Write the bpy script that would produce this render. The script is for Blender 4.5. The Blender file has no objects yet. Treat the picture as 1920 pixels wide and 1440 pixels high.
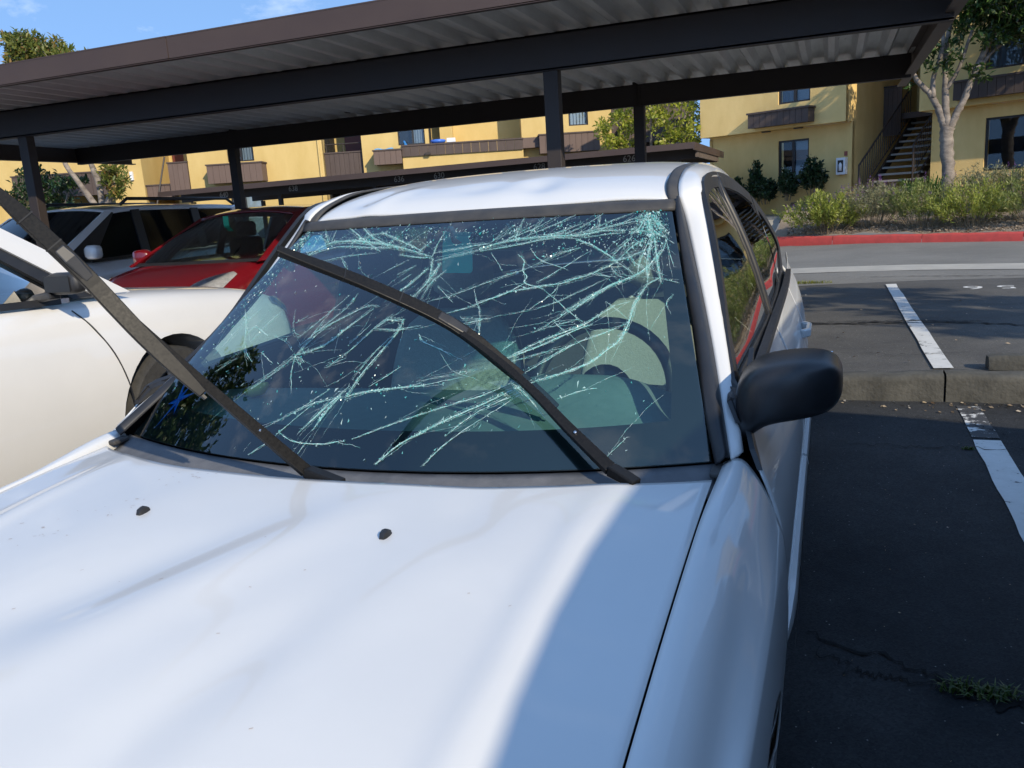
import bpy, bmesh, math, random
import numpy as np
from mathutils import Vector, Matrix
R = math.radians
sc = bpy.context.scene
COL = sc.collection

# ------------------------------------------------------------------ camera
YAW, PITCH, ROLL = R(21.37), R(11.9), R(3.65)
cam_d = bpy.data.cameras.new('camera'); cam = bpy.data.objects.new('camera', cam_d); COL.objects.link(cam)
_f = Vector((-math.sin(YAW)*math.cos(PITCH), math.cos(YAW)*math.cos(PITCH), -math.sin(PITCH)))
_r = Vector((math.cos(YAW), math.sin(YAW), 0)); _d = _f.cross(_r)
_r2 = math.cos(ROLL)*_r + math.sin(ROLL)*_d; _d2 = -math.sin(ROLL)*_r + math.cos(ROLL)*_d
cam.matrix_world = Matrix(((_r2.x, -_d2.x, -_f.x, .916), (_r2.y, -_d2.y, -_f.y, -1.495), (_r2.z, -_d2.z, -_f.z, 1.364), (0, 0, 0, 1)))
cam_d.sensor_width = 36; cam_d.lens = 36*1552/1920; cam_d.clip_start = .02; cam_d.clip_end = 2000
sc.camera = cam
# ------------------------------------------------------------------ sun and sky
SUN_AZ, SUN_EL = R(40), R(29)          # sun stands to the right and slightly behind the camera
sd = Vector((math.cos(SUN_AZ)*math.cos(SUN_EL), -math.sin(SUN_AZ)*math.cos(SUN_EL), math.sin(SUN_EL)))
sl = bpy.data.lights.new('sun', 'SUN'); sl.energy = 2.0; sl.angle = R(.53); sl.color = (1, .87, .66)
so = bpy.data.objects.new('sun', sl); COL.objects.link(so); so.rotation_euler = sd.to_track_quat('Z', 'Y').to_euler()
so.location = (30, -10, 30)
W = bpy.data.worlds.new('World'); sc.world = W; W.use_nodes = True
wn = W.node_tree.nodes; wl = W.node_tree.links
bg = wn['Background']; bg.inputs[1].default_value = .15
sky = wn.new('ShaderNodeTexSky'); sky.sky_type = 'NISHITA'; sky.sun_disc = False
sky.sun_elevation = SUN_EL; sky.sun_rotation = math.pi/2 + SUN_AZ
sky.altitude = 0; sky.air_density = 1.0; sky.dust_density = .2; sky.ozone_density = 3.0
# thin wisps of cirrus
tc = wn.new('ShaderNodeTexCoord'); mp = wn.new('ShaderNodeMapping'); mp.inputs['Scale'].default_value = (1.6, 4.2, 7)
mp.inputs['Rotation'].default_value = (0, .25, .5)
nz = wn.new('ShaderNodeTexNoise'); nz.inputs['Scale'].default_value = 2.3; nz.inputs['Detail'].default_value = 7; nz.inputs['Roughness'].default_value = .62
rp = wn.new('ShaderNodeValToRGB'); rp.color_ramp.elements[0].position = .55; rp.color_ramp.elements[1].position = .86
rp.color_ramp.elements[1].color = (.6, .6, .6, 1)
mx = wn.new('ShaderNodeMixRGB'); mx.inputs[2].default_value = (3.8, 4.0, 4.4, 1)
wl.new(tc.outputs['Generated'], mp.inputs[0]); wl.new(mp.outputs[0], nz.inputs[0]); wl.new(nz.outputs[0], rp.inputs[0])
wl.new(rp.outputs[0], mx.inputs[0]); hs = wn.new('ShaderNodeHueSaturation'); hs.inputs['Saturation'].default_value = 1.0; hs.inputs['Hue'].default_value = .496; vadd = wn.new('ShaderNodeVectorMath'); vadd.operation = 'ADD'; vadd.inputs[1].default_value = (0, 0, .6); vn = wn.new('ShaderNodeVectorMath'); vn.operation = 'NORMALIZE'
wl.new(tc.outputs['Generated'], vadd.inputs[0]); wl.new(vadd.outputs[0], vn.inputs[0]); wl.new(vn.outputs[0], sky.inputs[0]); wl.new(sky.outputs[0], hs.inputs['Color']); wl.new(hs.outputs[0], mx.inputs[1]); wl.new(mx.outputs[0], bg.inputs[0])
sc.view_settings.view_transform = 'Standard'; sc.view_settings.look = 'None'
sc.view_settings.exposure = 1.3; sc.view_settings.gamma = 1; sc.view_settings.use_curve_mapping = False
sc.render.engine = 'CYCLES'
cy = sc.cycles; cy.use_denoising = True; cy.max_bounces = 6; cy.transparent_max_bounces = 12; cy.glossy_bounces = 3
cy.transmission_bounces = 6; cy.diffuse_bounces = 2; cy.sample_clamp_indirect = 6; cy.caustics_reflective = False; cy.caustics_refractive = False

# ------------------------------------------------------------------ helpers
rnd = random.Random(7)
def lerp(a, b, t): return a + (b-a)*t
def cr1(p0, p1, p2, p3, t):
    return .5*((2*p1) + (-p0+p2)*t + (2*p0-5*p1+4*p2-p3)*t*t + (-p0+3*p1-3*p2+p3)*t*t*t)
def spline(pts, t):
    """Catmull-Rom through a list of numpy points, t in 0..1"""
    n = len(pts)-1; s = min(max(t, 0), 1)*n; i = min(int(s), n-1); f = s-i
    P = lambda k: pts[min(max(k, 0), n)]
    p0 = P(i-1) if i > 0 else 2*pts[0]-pts[1]
    p3 = P(i+2) if i+2 <= n else 2*pts[n]-pts[n-1]
    return cr1(p0, P(i), P(i+1), p3, f)
def A(*l): return [np.array(q, float) for q in l]
def prof(tab, x):
    xs = [q[0] for q in tab]
    if x <= xs[0]: return tab[0][1]
    if x >= xs[-1]: return tab[-1][1]
    for i in range(len(xs)-1):
        if xs[i] <= x <= xs[i+1]:
            f = (x-xs[i])/(xs[i+1]-xs[i])
            g = lambda k: tab[min(max(k, 0), len(xs)-1)][1]
            h = xs[i+1]-xs[i]
            m0 = (g(i+1)-g(i-1))/max(1e-6, (xs[min(i+1, len(xs)-1)]-xs[max(i-1, 0)]))*h
            m1 = (g(i+2)-g(i))/max(1e-6, (xs[min(i+2, len(xs)-1)]-xs[i]))*h
            return (2*f**3-3*f*f+1)*g(i)+(f**3-2*f*f+f)*m0+(-2*f**3+3*f*f)*g(i+1)+(f**3-f*f)*m1
class MB:
    """collects faces and builds ONE mesh object"""
    def __init__(s): s.v = []; s.f = []; s.m = []
    def add(s, vs, fs, mi=0):
        o = len(s.v); s.v += [tuple(map(float, q)) for q in vs]; s.f += [tuple(i+o for i in q) for q in fs]; s.m += [mi]*len(fs); return s
    def box(s, c, d, mi=0, M=None):
        x, y, z = d[0]/2, d[1]/2, d[2]/2
        vs = [Vector((sx*x, sy*y, sz*z)) for sz in (-1, 1) for sy in (-1, 1) for sx in (-1, 1)]
        if M is not None: vs = [M @ q for q in vs]
        return s.add([q+Vector(c) for q in vs], [(0, 2, 3, 1), (4, 5, 7, 6), (0, 1, 5, 4), (2, 6, 7, 3), (0, 4, 6, 2), (1, 3, 7, 5)], mi)
    def b2(s, a, b, mi=0):
        return s.box([(a[i]+b[i])/2 for i in range(3)], [abs(b[i]-a[i]) for i in range(3)], mi)
    def quad(s, a, b, c, d, mi=0): return s.add([a, b, c, d], [(0, 1, 2, 3)], mi)
    def poly(s, pts, mi=0): return s.add(pts, [tuple(range(len(pts)))], mi)
    def grid(s, fn, nu, nv, mi=0, flip=False):
        vs = [fn(i/nu, j/nv) for j in range(nv+1) for i in range(nu+1)]
        fs = []
        for j in range(nv):
            for i in range(nu):
                a = j*(nu+1)+i; q = (a, a+1, a+nu+2, a+nu+1); fs.append(q[::-1] if flip else q)
        return s.add(vs, fs, mi)
    def tube(s, pts, rad, n=8, mi=0, cap=True):
        P = [Vector(q) for q in pts]; rr = rad if isinstance(rad, (list, tuple)) else [rad]*len(P)
        vs = []; up = None
        for i, p in enumerate(P):
            t = (P[min(i+1, len(P)-1)]-P[max(i-1, 0)]).normalized()
            if up is None: up = Vector((0, 0, 1)) if abs(t.z) < .9 else Vector((1, 0, 0))
            a = t.cross(up); a = a.normalized() if a.length > 1e-5 else Vector((1, 0, 0)); b = a.cross(t).normalized(); up = b
            for k in range(n):
                an = 2*math.pi*k/n; vs.append(p+(a*math.cos(an)+b*math.sin(an))*rr[i])
        fs = [(i*n+k, i*n+(k+1) % n, (i+1)*n+(k+1) % n, (i+1)*n+k) for i in range(len(P)-1) for k in range(n)]
        if cap: fs += [tuple(range(n))[::-1], tuple((len(P)-1)*n+k for k in range(n))]
        return s.add(vs, fs, mi)
    def loft(s, rings, mi=0, cap=True, closed=True):
        n = len(rings[0]); vs = [q for r_ in rings for q in r_]; fs = []
        for i in range(len(rings)-1):
            for k in range(n if closed else n-1):
                fs.append((i*n+k, i*n+(k+1) % n, (i+1)*n+(k+1) % n, (i+1)*n+k))
        if cap: fs += [tuple(range(n))[::-1], tuple((len(rings)-1)*n+k for k in range(n))]
        return s.add(vs, fs, mi)
    def bar(s, pts, wh, up=(0, 0, 1), mi=0):
        """rectangular bar along a polyline; wh = list of (width,height)"""
        P = [Vector(q) for q in pts]; rings = []; up = Vector(up)
        for i, p in enumerate(P):
            t = (P[min(i+1, len(P)-1)]-P[max(i-1, 0)]).normalized(); a = t.cross(up).normalized(); b = a.cross(t).normalized()
            w, h = wh[i] if isinstance(wh, list) else wh
            rings.append([p-a*w/2-b*h/2, p+a*w/2-b*h/2, p+a*w/2+b*h/2, p-a*w/2+b*h/2])
        return s.loft(rings, mi)
    def prism(s, poly, off, mi=0):
        n = len(poly); o = Vector(off); vs = [Vector(q) for q in poly]+[Vector(q)+o for q in poly]
        return s.add(vs, [tuple(range(n))[::-1], tuple(range(n, 2*n))]+[(i, (i+1) % n, n+(i+1) % n, n+i) for i in range(n)], mi)
    def disc(s, c, ax, r0, r1, n=24, mi=0):
        c = Vector(c); ax = Vector(ax).normalized(); a = ax.orthogonal().normalized(); b = ax.cross(a)
        vs = [c+(a*math.cos(t)+b*math.sin(t))*q for q in (r0, r1) for t in [2*math.pi*k/n for k in range(n)]]
        return s.add(vs, [(k, (k+1) % n, n+(k+1) % n, n+k) for k in range(n)], mi)
    def lathe(s, c, ax, tab, n=28, mi=0):
        c = Vector(c); ax = Vector(ax).normalized(); a = ax.orthogonal().normalized(); b = ax.cross(a)
        rings = [[c+ax*h+(a*math.cos(2*math.pi*k/n)+b*math.sin(2*math.pi*k/n))*r for k in range(n)] for h, r in tab]
        return s.loft(rings, mi, cap=False)
    def build(s, name, mats, parent=None, smooth=False, bevel=0, solid=0, soff=-1, seg=2, angle=None, inner=False):
        me = bpy.data.meshes.new(name); me.from_pydata(s.v, [], s.f)
        mats = mats if isinstance(mats, (list, tuple)) else [mats]
        for m in mats: me.materials.append(m)
        if len(mats) > 1 and not inner: me.polygons.foreach_set('material_index', s.m)
        if smooth: me.polygons.foreach_set('use_smooth', [True]*len(me.polygons))
        me.update()
        o = bpy.data.objects.new(name, me); COL.objects.link(o)
        if parent: o.parent = parent
        if angle is not None: me.set_sharp_from_angle(angle=R(angle))
        if solid:
            m = o.modifiers.new('solid', 'SOLIDIFY'); m.thickness = solid; m.offset = soff; m.material_offset = 1 if inner else 0
        if bevel:
            m = o.modifiers.new('bevel', 'BEVEL'); m.width = bevel; m.segments = seg; m.limit_method = 'ANGLE'; m.angle_limit = R(35)
            m.harden_normals = False
        return o
def empty(name, loc=(0, 0, 0), rot=(0, 0, 0), parent=None):
    o = bpy.data.objects.new(name, None); COL.objects.link(o); o.location = loc; o.rotation_euler = rot; o.empty_display_size = .2
    if parent: o.parent = parent
    return o
def tag(o, label=None, cat=None, group=None, kind=None):
    if label: o['label'] = label
    if cat: o['category'] = cat
    if group: o['group'] = group
    if kind: o['kind'] = kind
    return o
def dup(o, parent=None):
    c = o.copy(); COL.objects.link(c); c.parent = parent
    for ch in [q for q in bpy.data.objects if q.parent == o]: dup(ch, c)
    return c
def recalc(o):
    bm = bmesh.new(); bm.from_mesh(o.data); bmesh.ops.remove_doubles(bm, verts=bm.verts, dist=1e-5)
    bmesh.ops.recalc_face_normals(bm, faces=bm.faces); bm.to_mesh(o.data); bm.free(); return o
def text_mesh(name, body, size, mat, parent, M, extr=.004):
    cu = bpy.data.curves.new(name, 'FONT'); cu.body = body; cu.size = size; cu.align_x = 'CENTER'; cu.align_y = 'CENTER'; cu.extrude = extr
    to = bpy.data.objects.new(name+'_src', cu); COL.objects.link(to)
    dg = bpy.context.evaluated_depsgraph_get(); me = bpy.data.meshes.new_from_object(to.evaluated_get(dg))
    bpy.data.objects.remove(to); me.materials.clear(); me.materials.append(mat)
    o = bpy.data.objects.new(name, me); COL.objects.link(o); o.parent = parent; o.matrix_local = M; return o

# ------------------------------------------------------------------ materials
def newmat(name):
    m = bpy.data.materials.new(name); m.use_nodes = True; return m, m.node_tree.nodes, m.node_tree.links
def pmat(name, col, rough=.5, metal=0, col2=None, nscale=6, nmix=.5, bump=0, bscale=60, coat=0, spec=.5, stretch=None, rough2=None, coatr=.03):
    m, n, l = newmat(name); b = n['Principled BSDF']
    b.inputs['Base Color'].default_value = (*col, 1); b.inputs['Roughness'].default_value = rough; b.inputs['Metallic'].default_value = metal
    b.inputs['Specular IOR Level'].default_value = spec; b.inputs['Coat Weight'].default_value = coat; b.inputs['Coat Roughness'].default_value = coatr
    t = n.new('ShaderNodeTexCoord'); mpn = n.new('ShaderNodeMapping'); l.new(t.outputs['Object'], mpn.inputs[0])
    if stretch: mpn.inputs['Scale'].default_value = stretch
    if col2 is not None:
        z = n.new('ShaderNodeTexNoise'); z.inputs['Scale'].default_value = nscale; z.inputs['Detail'].default_value = 6; z.inputs['Roughness'].default_value = .65
        r_ = n.new('ShaderNodeValToRGB'); r_.color_ramp.elements[0].position = .5-.25*nmix-.05; r_.color_ramp.elements[1].position = .5+.25*nmix+.05
        r_.color_ramp.elements[0].color = (*col, 1); r_.color_ramp.elements[1].color = (*col2, 1)
        l.new(mpn.outputs[0], z.inputs[0]); l.new(z.outputs[0], r_.inputs[0]); l.new(r_.outputs[0], b.inputs['Base Color'])
        if rough2 is not None:
            mr = n.new('ShaderNodeMapRange'); mr.inputs[1].default_value = .35; mr.inputs[2].default_value = .65; mr.inputs[3].default_value = rough; mr.inputs[4].default_value = rough2
            l.new(z.outputs[0], mr.inputs[0]); l.new(mr.outputs[0], b.inputs['Roughness'])
    if bump:
        z2 = n.new('ShaderNodeTexNoise'); z2.inputs['Scale'].default_value = bscale; z2.inputs['Detail'].default_value = 4
        bp = n.new('ShaderNodeBump'); bp.inputs['Strength'].default_value = bump; bp.inputs['Distance'].default_value = .01
        l.new(mpn.outputs[0], z2.inputs[0]); l.new(z2.outputs[0], bp.inputs['Height']); l.new(bp.outputs[0], b.inputs['Normal'])
    return m
def glassmat(name, tint, refl=1.0, ior=1.5, spec=(1, 1, 1)):
    m, n, l = newmat(name); n.remove(n['Principled BSDF']); out = n['Material Output']
    t = n.new('ShaderNodeBsdfTransparent'); t.inputs[0].default_value = (*tint, 1)
    g = n.new('ShaderNodeBsdfGlossy'); g.inputs['Roughness'].default_value = .015; g.inputs[0].default_value = (*spec, 1)
    fr = n.new('ShaderNodeFresnel'); fr.inputs[0].default_value = ior
    mm = n.new('ShaderNodeMath'); mm.operation = 'MULTIPLY'; mm.use_clamp = True; mm.inputs[1].default_value = refl
    x = n.new('ShaderNodeMixShader'); l.new(fr.outputs[0], mm.inputs[0]); l.new(mm.outputs[0], x.inputs[0]); l.new(t.outputs[0], x.inputs[1]); l.new(g.outputs[0], x.inputs[2]); l.new(x.outputs[0], out.inputs[0])
    return m
def leafmat(name, c1, c2, c3=None, trans=.35):
    m, n, l = newmat(name); n.remove(n['Principled BSDF']); out = n['Material Output']
    gi = n.new('ShaderNodeNewGeometry'); r_ = n.new('ShaderNodeValToRGB'); cr = r_.color_ramp
    cr.elements[0].color = (*c1, 1); cr.elements[1].color = (*c2, 1)
    if c3: e = cr.elements.new(.85); e.color = (*c2, 1); cr.elements[-1].color = (*c3, 1)
    l.new(gi.outputs['Random Per Island'], r_.inputs[0])
    p = n.new('ShaderNodeBsdfPrincipled'); p.inputs['Roughness'].default_value = .42; p.inputs['Specular IOR Level'].default_value = .45
    t = n.new('ShaderNodeBsdfTranslucent'); x = n.new('ShaderNodeMixShader'); x.inputs[0].default_value = trans
    l.new(r_.outputs[0], p.inputs['Base Color']); l.new(r_.outputs[0], t.inputs[0]); l.new(p.outputs[0], x.inputs[1]); l.new(t.outputs[0], x.inputs[2]); l.new(x.outputs[0], out.inputs[0])
    return m
M = {}
M['white'] = pmat('white_car_paint', (.65, .65, .64), .40, col2=(.60, .605, .60), nscale=2.2, nmix=.8, coat=.8, coatr=.05, rough2=.46)
M['pearl'] = pmat('pearl_white_car_paint', (.66, .65, .63), .32, col2=(.62, .612, .595), nscale=1.5, coat=1)
M['vanwhite'] = pmat('van_white_paint', (.74, .75, .76), .3, col2=(.70, .71, .72), nscale=2, coat=1)
M['red'] = pmat('red_car_paint', (.15, .003, .008), .3, col2=(.13, .003, .007), nscale=3, coat=1)
M['darkcar'] = pmat('dark_car_paint', (.015, .017, .02), .3, coat=1)
M['blackplastic'] = pmat('black_plastic', (.012, .0125, .014), .34, col2=(.018, .018, .02), nscale=25, bump=.05, bscale=400)
M['trim'] = pmat('black_trim', (.014, .015, .018), .38, col2=(.022, .022, .024), nscale=9, rough2=.5)
M['rubber'] = pmat('rubber_moulding', (.035, .034, .034), .6, col2=(.06, .057, .054), nscale=14, rough2=.75)
M['cowl'] = pmat('weathered_cowl_plastic', (.085, .088, .095), .62, col2=(.14, .142, .15), nscale=16, bump=.12, bscale=240, rough2=.8)
M['wiper'] = pmat('dusty_wiper_metal', (.008, .008, .0085), .36, col2=(.016, .0155, .015), nscale=240, rough2=.5, spec=.18)
M['wiperblk'] = pmat('wiper_rubber', (.010, .010, .011), .5)
M['steel'] = pmat('bright_steel', (.6, .6, .62), .25, metal=1)
M['chrome'] = pmat('chrome', (.72, .73, .75), .12, metal=1)
M['tyre'] = pmat('tyre_rubber', (.022, .021, .02), .8, col2=(.04, .038, .034), nscale=30, bump=.2, bscale=120)
M['rim'] = pmat('alloy_rim', (.45, .46, .48), .3, metal=1)
M['dash'] = pmat('dash_vinyl', (.11, .165, .165), .6, col2=(.135, .19, .19), nscale=40, bump=.15, bscale=420)
M['interior'] = pmat('dark_interior', (.02, .021, .024), .8)
M['seat'] = pmat('grey_seat_cloth', (.44, .44, .41), .9, col2=(.52, .52, .485), nscale=120, bump=.3, bscale=300)
M['wheelgrip'] = pmat('steering_wheel_vinyl', (.018, .019, .021), .42, bump=.1, bscale=500)
M['glass'] = glassmat('windshield_glass', (.70, .97, .93), 1.9, 1.52)
M['sglass'] = glassmat('side_glass', (.60, .72, .70), 1.6, 1.52)
M['vanglass'] = pmat('black_privacy_glass', (.006, .007, .008), .08, spec=.16)
M['rglass'] = glassmat('dark_rear_glass', (.10, .12, .12), 1.6, 1.52)
M['mirrorglass'] = pmat('dark_mirror_glass', (.012, .013, .015), .3, spec=.3)
M['dglass'] = glassmat('privacy_glass', (.035, .04, .045), .4, 1.5)
M['cglass'] = glassmat('clear_car_glass', (.55, .66, .63), 1.5, 1.5)
M['frit'] = pmat('black_glass_frit', (.010, .011, .013), .35)
M['lamp'] = pmat('headlamp_reflector', (.78, .78, .78), .38, metal=.55, col2=(.5, .5, .52), nscale=28)
M['amber'] = pmat('amber_lens', (.75, .22, .02), .2, coat=1)
M['lens'] = glassmat('headlamp_lens', (.92, .93, .94), 1.2, 1.5)
# ================================================================== THE SETTING
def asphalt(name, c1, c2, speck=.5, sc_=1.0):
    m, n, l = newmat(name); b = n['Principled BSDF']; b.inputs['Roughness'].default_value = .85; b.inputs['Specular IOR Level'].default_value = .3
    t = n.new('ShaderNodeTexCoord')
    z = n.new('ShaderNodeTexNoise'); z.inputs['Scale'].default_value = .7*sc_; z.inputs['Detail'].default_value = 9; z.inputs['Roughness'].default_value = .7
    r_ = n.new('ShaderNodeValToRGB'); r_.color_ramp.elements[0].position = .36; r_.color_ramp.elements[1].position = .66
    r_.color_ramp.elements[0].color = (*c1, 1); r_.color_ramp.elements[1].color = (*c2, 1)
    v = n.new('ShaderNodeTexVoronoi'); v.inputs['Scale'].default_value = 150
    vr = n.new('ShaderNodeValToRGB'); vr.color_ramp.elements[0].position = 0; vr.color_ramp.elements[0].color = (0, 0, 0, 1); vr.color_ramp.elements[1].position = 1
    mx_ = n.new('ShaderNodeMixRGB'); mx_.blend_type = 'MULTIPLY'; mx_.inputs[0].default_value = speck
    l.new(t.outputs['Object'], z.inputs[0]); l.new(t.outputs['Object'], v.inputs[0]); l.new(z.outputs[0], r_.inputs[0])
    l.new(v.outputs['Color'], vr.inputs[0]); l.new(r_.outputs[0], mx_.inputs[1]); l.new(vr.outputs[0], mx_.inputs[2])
    # pale grit and chips
    v2 = n.new('ShaderNodeTexVoronoi'); v2.inputs['Scale'].default_value = 26; r2 = n.new('ShaderNodeValToRGB')
    r2.color_ramp.elements[0].position = .02; r2.color_ramp.elements[0].color = (1, 1, 1, 1); r2.color_ramp.elements[1].position = .075; r2.color_ramp.elements[1].color = (0, 0, 0, 1)
    m3 = n.new('ShaderNodeMixRGB'); m3.inputs[2].default_value = (c2[0]*5, c2[1]*5, c2[2]*4.8, 1)
    l.new(t.outputs['Object'], v2.inputs[0]); l.new(v2.outputs['Distance'], r2.inputs[0]); l.new(r2.outputs[0], m3.inputs[0]); l.new(mx_.outputs[0], m3.inputs[1]); l.new(m3.outputs[0], b.inputs['Base Color'])
    z2 = n.new('ShaderNodeTexNoise'); z2.inputs['Scale'].default_value = 190; z2.inputs['Detail'].default_value = 3
    bp = n.new('ShaderNodeBump'); bp.inputs['Strength'].default_value = .5; bp.inputs['Distance'].default_value = .006
    l.new(t.outputs['Object'], z2.inputs[0]); l.new(z2.outputs[0], bp.inputs['Height']); l.new(bp.outputs[0], b.inputs['Normal'])
    return m
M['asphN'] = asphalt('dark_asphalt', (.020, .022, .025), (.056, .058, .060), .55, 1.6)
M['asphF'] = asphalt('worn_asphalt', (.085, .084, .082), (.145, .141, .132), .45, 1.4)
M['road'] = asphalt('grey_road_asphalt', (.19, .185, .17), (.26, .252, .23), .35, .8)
M['earth'] = pmat('dry_earth', (.12, .10, .075), .95, col2=(.20, .175, .14), nscale=4)
M['conc'] = pmat('old_concrete', (.105, .102, .09), .92, col2=(.040, .039, .033), nscale=7, nmix=.9, bump=.6, bscale=45)
M['concpale'] = pmat('pale_concrete', (.42, .40, .35), .9, col2=(.33, .315, .28), nscale=3, bump=.3, bscale=60)
M['redpaint'] = pmat('red_kerb_paint', (.56, .07, .06), .75, col2=(.42, .06, .05), nscale=7, bump=.3, bscale=40)
def wornpaint(name, thr=.40):
    m, n, l = newmat(name); b = n['Principled BSDF']; b.inputs['Roughness'].default_value = .7
    t = n.new('ShaderNodeTexCoord'); z = n.new('ShaderNodeTexNoise'); z.inputs['Scale'].default_value = 13; z.inputs['Detail'].default_value = 9; z.inputs['Roughness'].default_value = .72
    r_ = n.new('ShaderNodeValToRGB'); r_.color_ramp.elements[0].position = thr-.03; r_.color_ramp.elements[0].color = (.05, .05, .052, 1)
    r_.color_ramp.elements[1].position = thr+.02; r_.color_ramp.elements[1].color = (.60, .60, .575, 1)
    e = r_.color_ramp.elements.new(.75); e.color = (.70, .70, .68, 1)
    l.new(t.outputs['Object'], z.inputs[0]); l.new(z.outputs[0], r_.inputs[0]); l.new(r_.outputs[0], b.inputs['Base Color'])
    return m
M['paint'] = wornpaint('worn_white_paint', .385)
M['paintold'] = wornpaint('ghost_white_paint', .56)
M['crack'] = pmat('asphalt_crack', (.006, .006, .006), 1)
M['bed'] = pmat('planting_mulch', (.17, .13, .095), .95, col2=(.33, .27, .21), nscale=30, nmix=.9, bump=.9, bscale=60)
SL = math.tan(R(1.72))
KY = 3.75                       # front face of the kerb
FZ = .262                        # level of the raised far lot
def fz(x): return FZ + .03*min(0, max(x-1.6, -12))
def nz_(y): return SL*y
# base sheet to the horizon
mb = MB(); mb.quad((-400, -400, -.9), (400, -400, -.9), (400, 400, -.9), (-400, 400, -.9)); tag(mb.build('ground', M['earth']), kind='structure')
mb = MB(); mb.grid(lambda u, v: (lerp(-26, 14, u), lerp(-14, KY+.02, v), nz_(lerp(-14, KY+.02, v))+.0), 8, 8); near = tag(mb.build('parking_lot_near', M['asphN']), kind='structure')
# raised lot beyond the kerb, with the carport stalls
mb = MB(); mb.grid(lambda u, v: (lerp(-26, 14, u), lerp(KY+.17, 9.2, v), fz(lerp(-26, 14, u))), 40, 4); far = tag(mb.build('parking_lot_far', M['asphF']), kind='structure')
def kerb_line_y(x): return 16.93 - .494*(x-1.35)      # red kerb runs at an angle, parallel to the right building
def road_fn(u, v):
    x = lerp(-30, 16, u); y1 = 26 if x < -1.6 else kerb_line_y(x)+.02
    return (x, lerp(9.2, y1, v), fz(x)-.012)
mb = MB(); mb.grid(road_fn, 92, 4); tag(mb.build('road', M['road']), kind='structure')
mb = MB()                        # pale concrete valley gutter
mb.grid(lambda u, v: (lerp(-26, 14, u), 11.42-.25*(lerp(-26, 14, u)-.36)*(.4 if lerp(-26, 14, u) < 0 else 1)+lerp(-.42, .42, v), fz(lerp(-26, 14, u))-.006), 40, 1)
tag(mb.build('road_gutter', M['concpale']), kind='structure')
# kerb between the two lots, in cast lengths
kerb = tag(empty('kerb', (0, KY, 0)), kind='structure')
xs = [-4.4, -2.1, .05, 1.55, 3.9, 6.2, 8.5, 11]
for i in range(len(xs)-1):
    a, b = xs[i]+.006, xs[i+1]-.006
    def kr(u, v, a=a, b=b):
        x = lerp(a, b, u); zt = fz(x)+.014
        pr = [(0, nz_(KY)-.06), (0, zt-.035), (.006, zt-.014), (.022, zt-.002), (.09, zt), (.155, zt-.003), (.168, zt-.02), (.17, zt-.12)]
        q = pr[int(round(v*7))]; w = .006*math.sin(x*9)+.004*math.sin(x*23+1)
        return (x, q[0]+w*(1 if v < .6 else .2), q[1]+w*.5)
    mb = MB(); mb.grid(kr, 40, 7); mb.build('kerb_stone', M['conc'], kerb, smooth=True, angle=50)
# red kerb along the road, in cast lengths
rk = tag(empty('red_kerb', (0, 0, 0)), kind='structure')
xs = [-1.6, -.3, .95, 2.55, 4.1, 5.8, 7.6, 9.4, 11.4, 13.5]
for i in range(len(xs)-1):
    a, b = xs[i]+.004, xs[i+1]-.004
    def kr(u, v, a=a, b=b):
        x = lerp(a, b, u); y = kerb_line_y(x); pr = [(0, FZ-.05), (.012, FZ+.115), (.03, FZ+.142), (.06, FZ+.148), (.17, FZ+.148), (.18, FZ+.05)]
        q = pr[int(round(v*5))]; w = .004*math.sin(x*7)+.003*math.sin(x*19)
        return (x+q[0]*.44, y+q[0]*.9, q[1]+w)
    mb = MB(); mb.grid(kr, 16, 5); mb.build('kerb_stone', M['redpaint'], rk, smooth=True, angle=50)
# planted bank rising to the building
def bedz(x, y):
    d = (y-kerb_line_y(x))*.9
    return FZ+.12 + .74*min(max(d/4.3, 0), 1)**.85 + .025*math.sin(x*3.1+y*2)+.02*math.sin(x*7-y*5)
mb = MB(); mb.grid(lambda u, v: (lerp(-.25, 15, u)+.3*v, kerb_line_y(lerp(-.25, 15, u))+.14+v*7, bedz(lerp(-.25, 15, u), kerb_line_y(lerp(-.25, 15, u))+.14+v*7)), 60, 40)
tag(mb.build('planting_bed', M['bed'], smooth=True), kind='structure')
# loose wood-chip and gravel mulch
mb = MB(); rr = random.Random(3)
for k in range(5200):
    x = rr.uniform(.0, 7); d = abs(rr.gauss(0, 1))*.7+.2; y = kerb_line_y(x)+d; z = bedz(x, y)
    s = rr.uniform(.012, .035); a = rr.uniform(0, 6.3); t = rr.uniform(-.5, .5)
    ca, sa = math.cos(a)*s, math.sin(a)*s
    mb.add([(x-ca, y-sa, z+.004), (x+sa*.6, y-ca*.6, z+.012+t*s*.4), (x+ca, y+sa, z+.02+t*s), (x-sa*.6, y+ca*.6, z+.012)], [(0, 1, 2), (0, 2, 3)])
M['chip'] = leafmat('mulch_chips', (.16, .11, .075), (.42, .34, .26), (.55, .48, .40), .02)
tag(mb.build('mulch', M['chip']), 'pale gravel and wood-chip mulch along the red kerb', 'mulch', kind='stuff')
# concrete walkway beside the bed
mb = MB(); mb.grid(lambda u, v: (lerp(-4.2, -.28, u), kerb_line_y(lerp(-1.6, -.28, u))+.1+v*6.8, FZ+.13+.60*v), 6, 12)
walk = tag(mb.build('walkway', M['concpale']), kind='structure')
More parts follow.
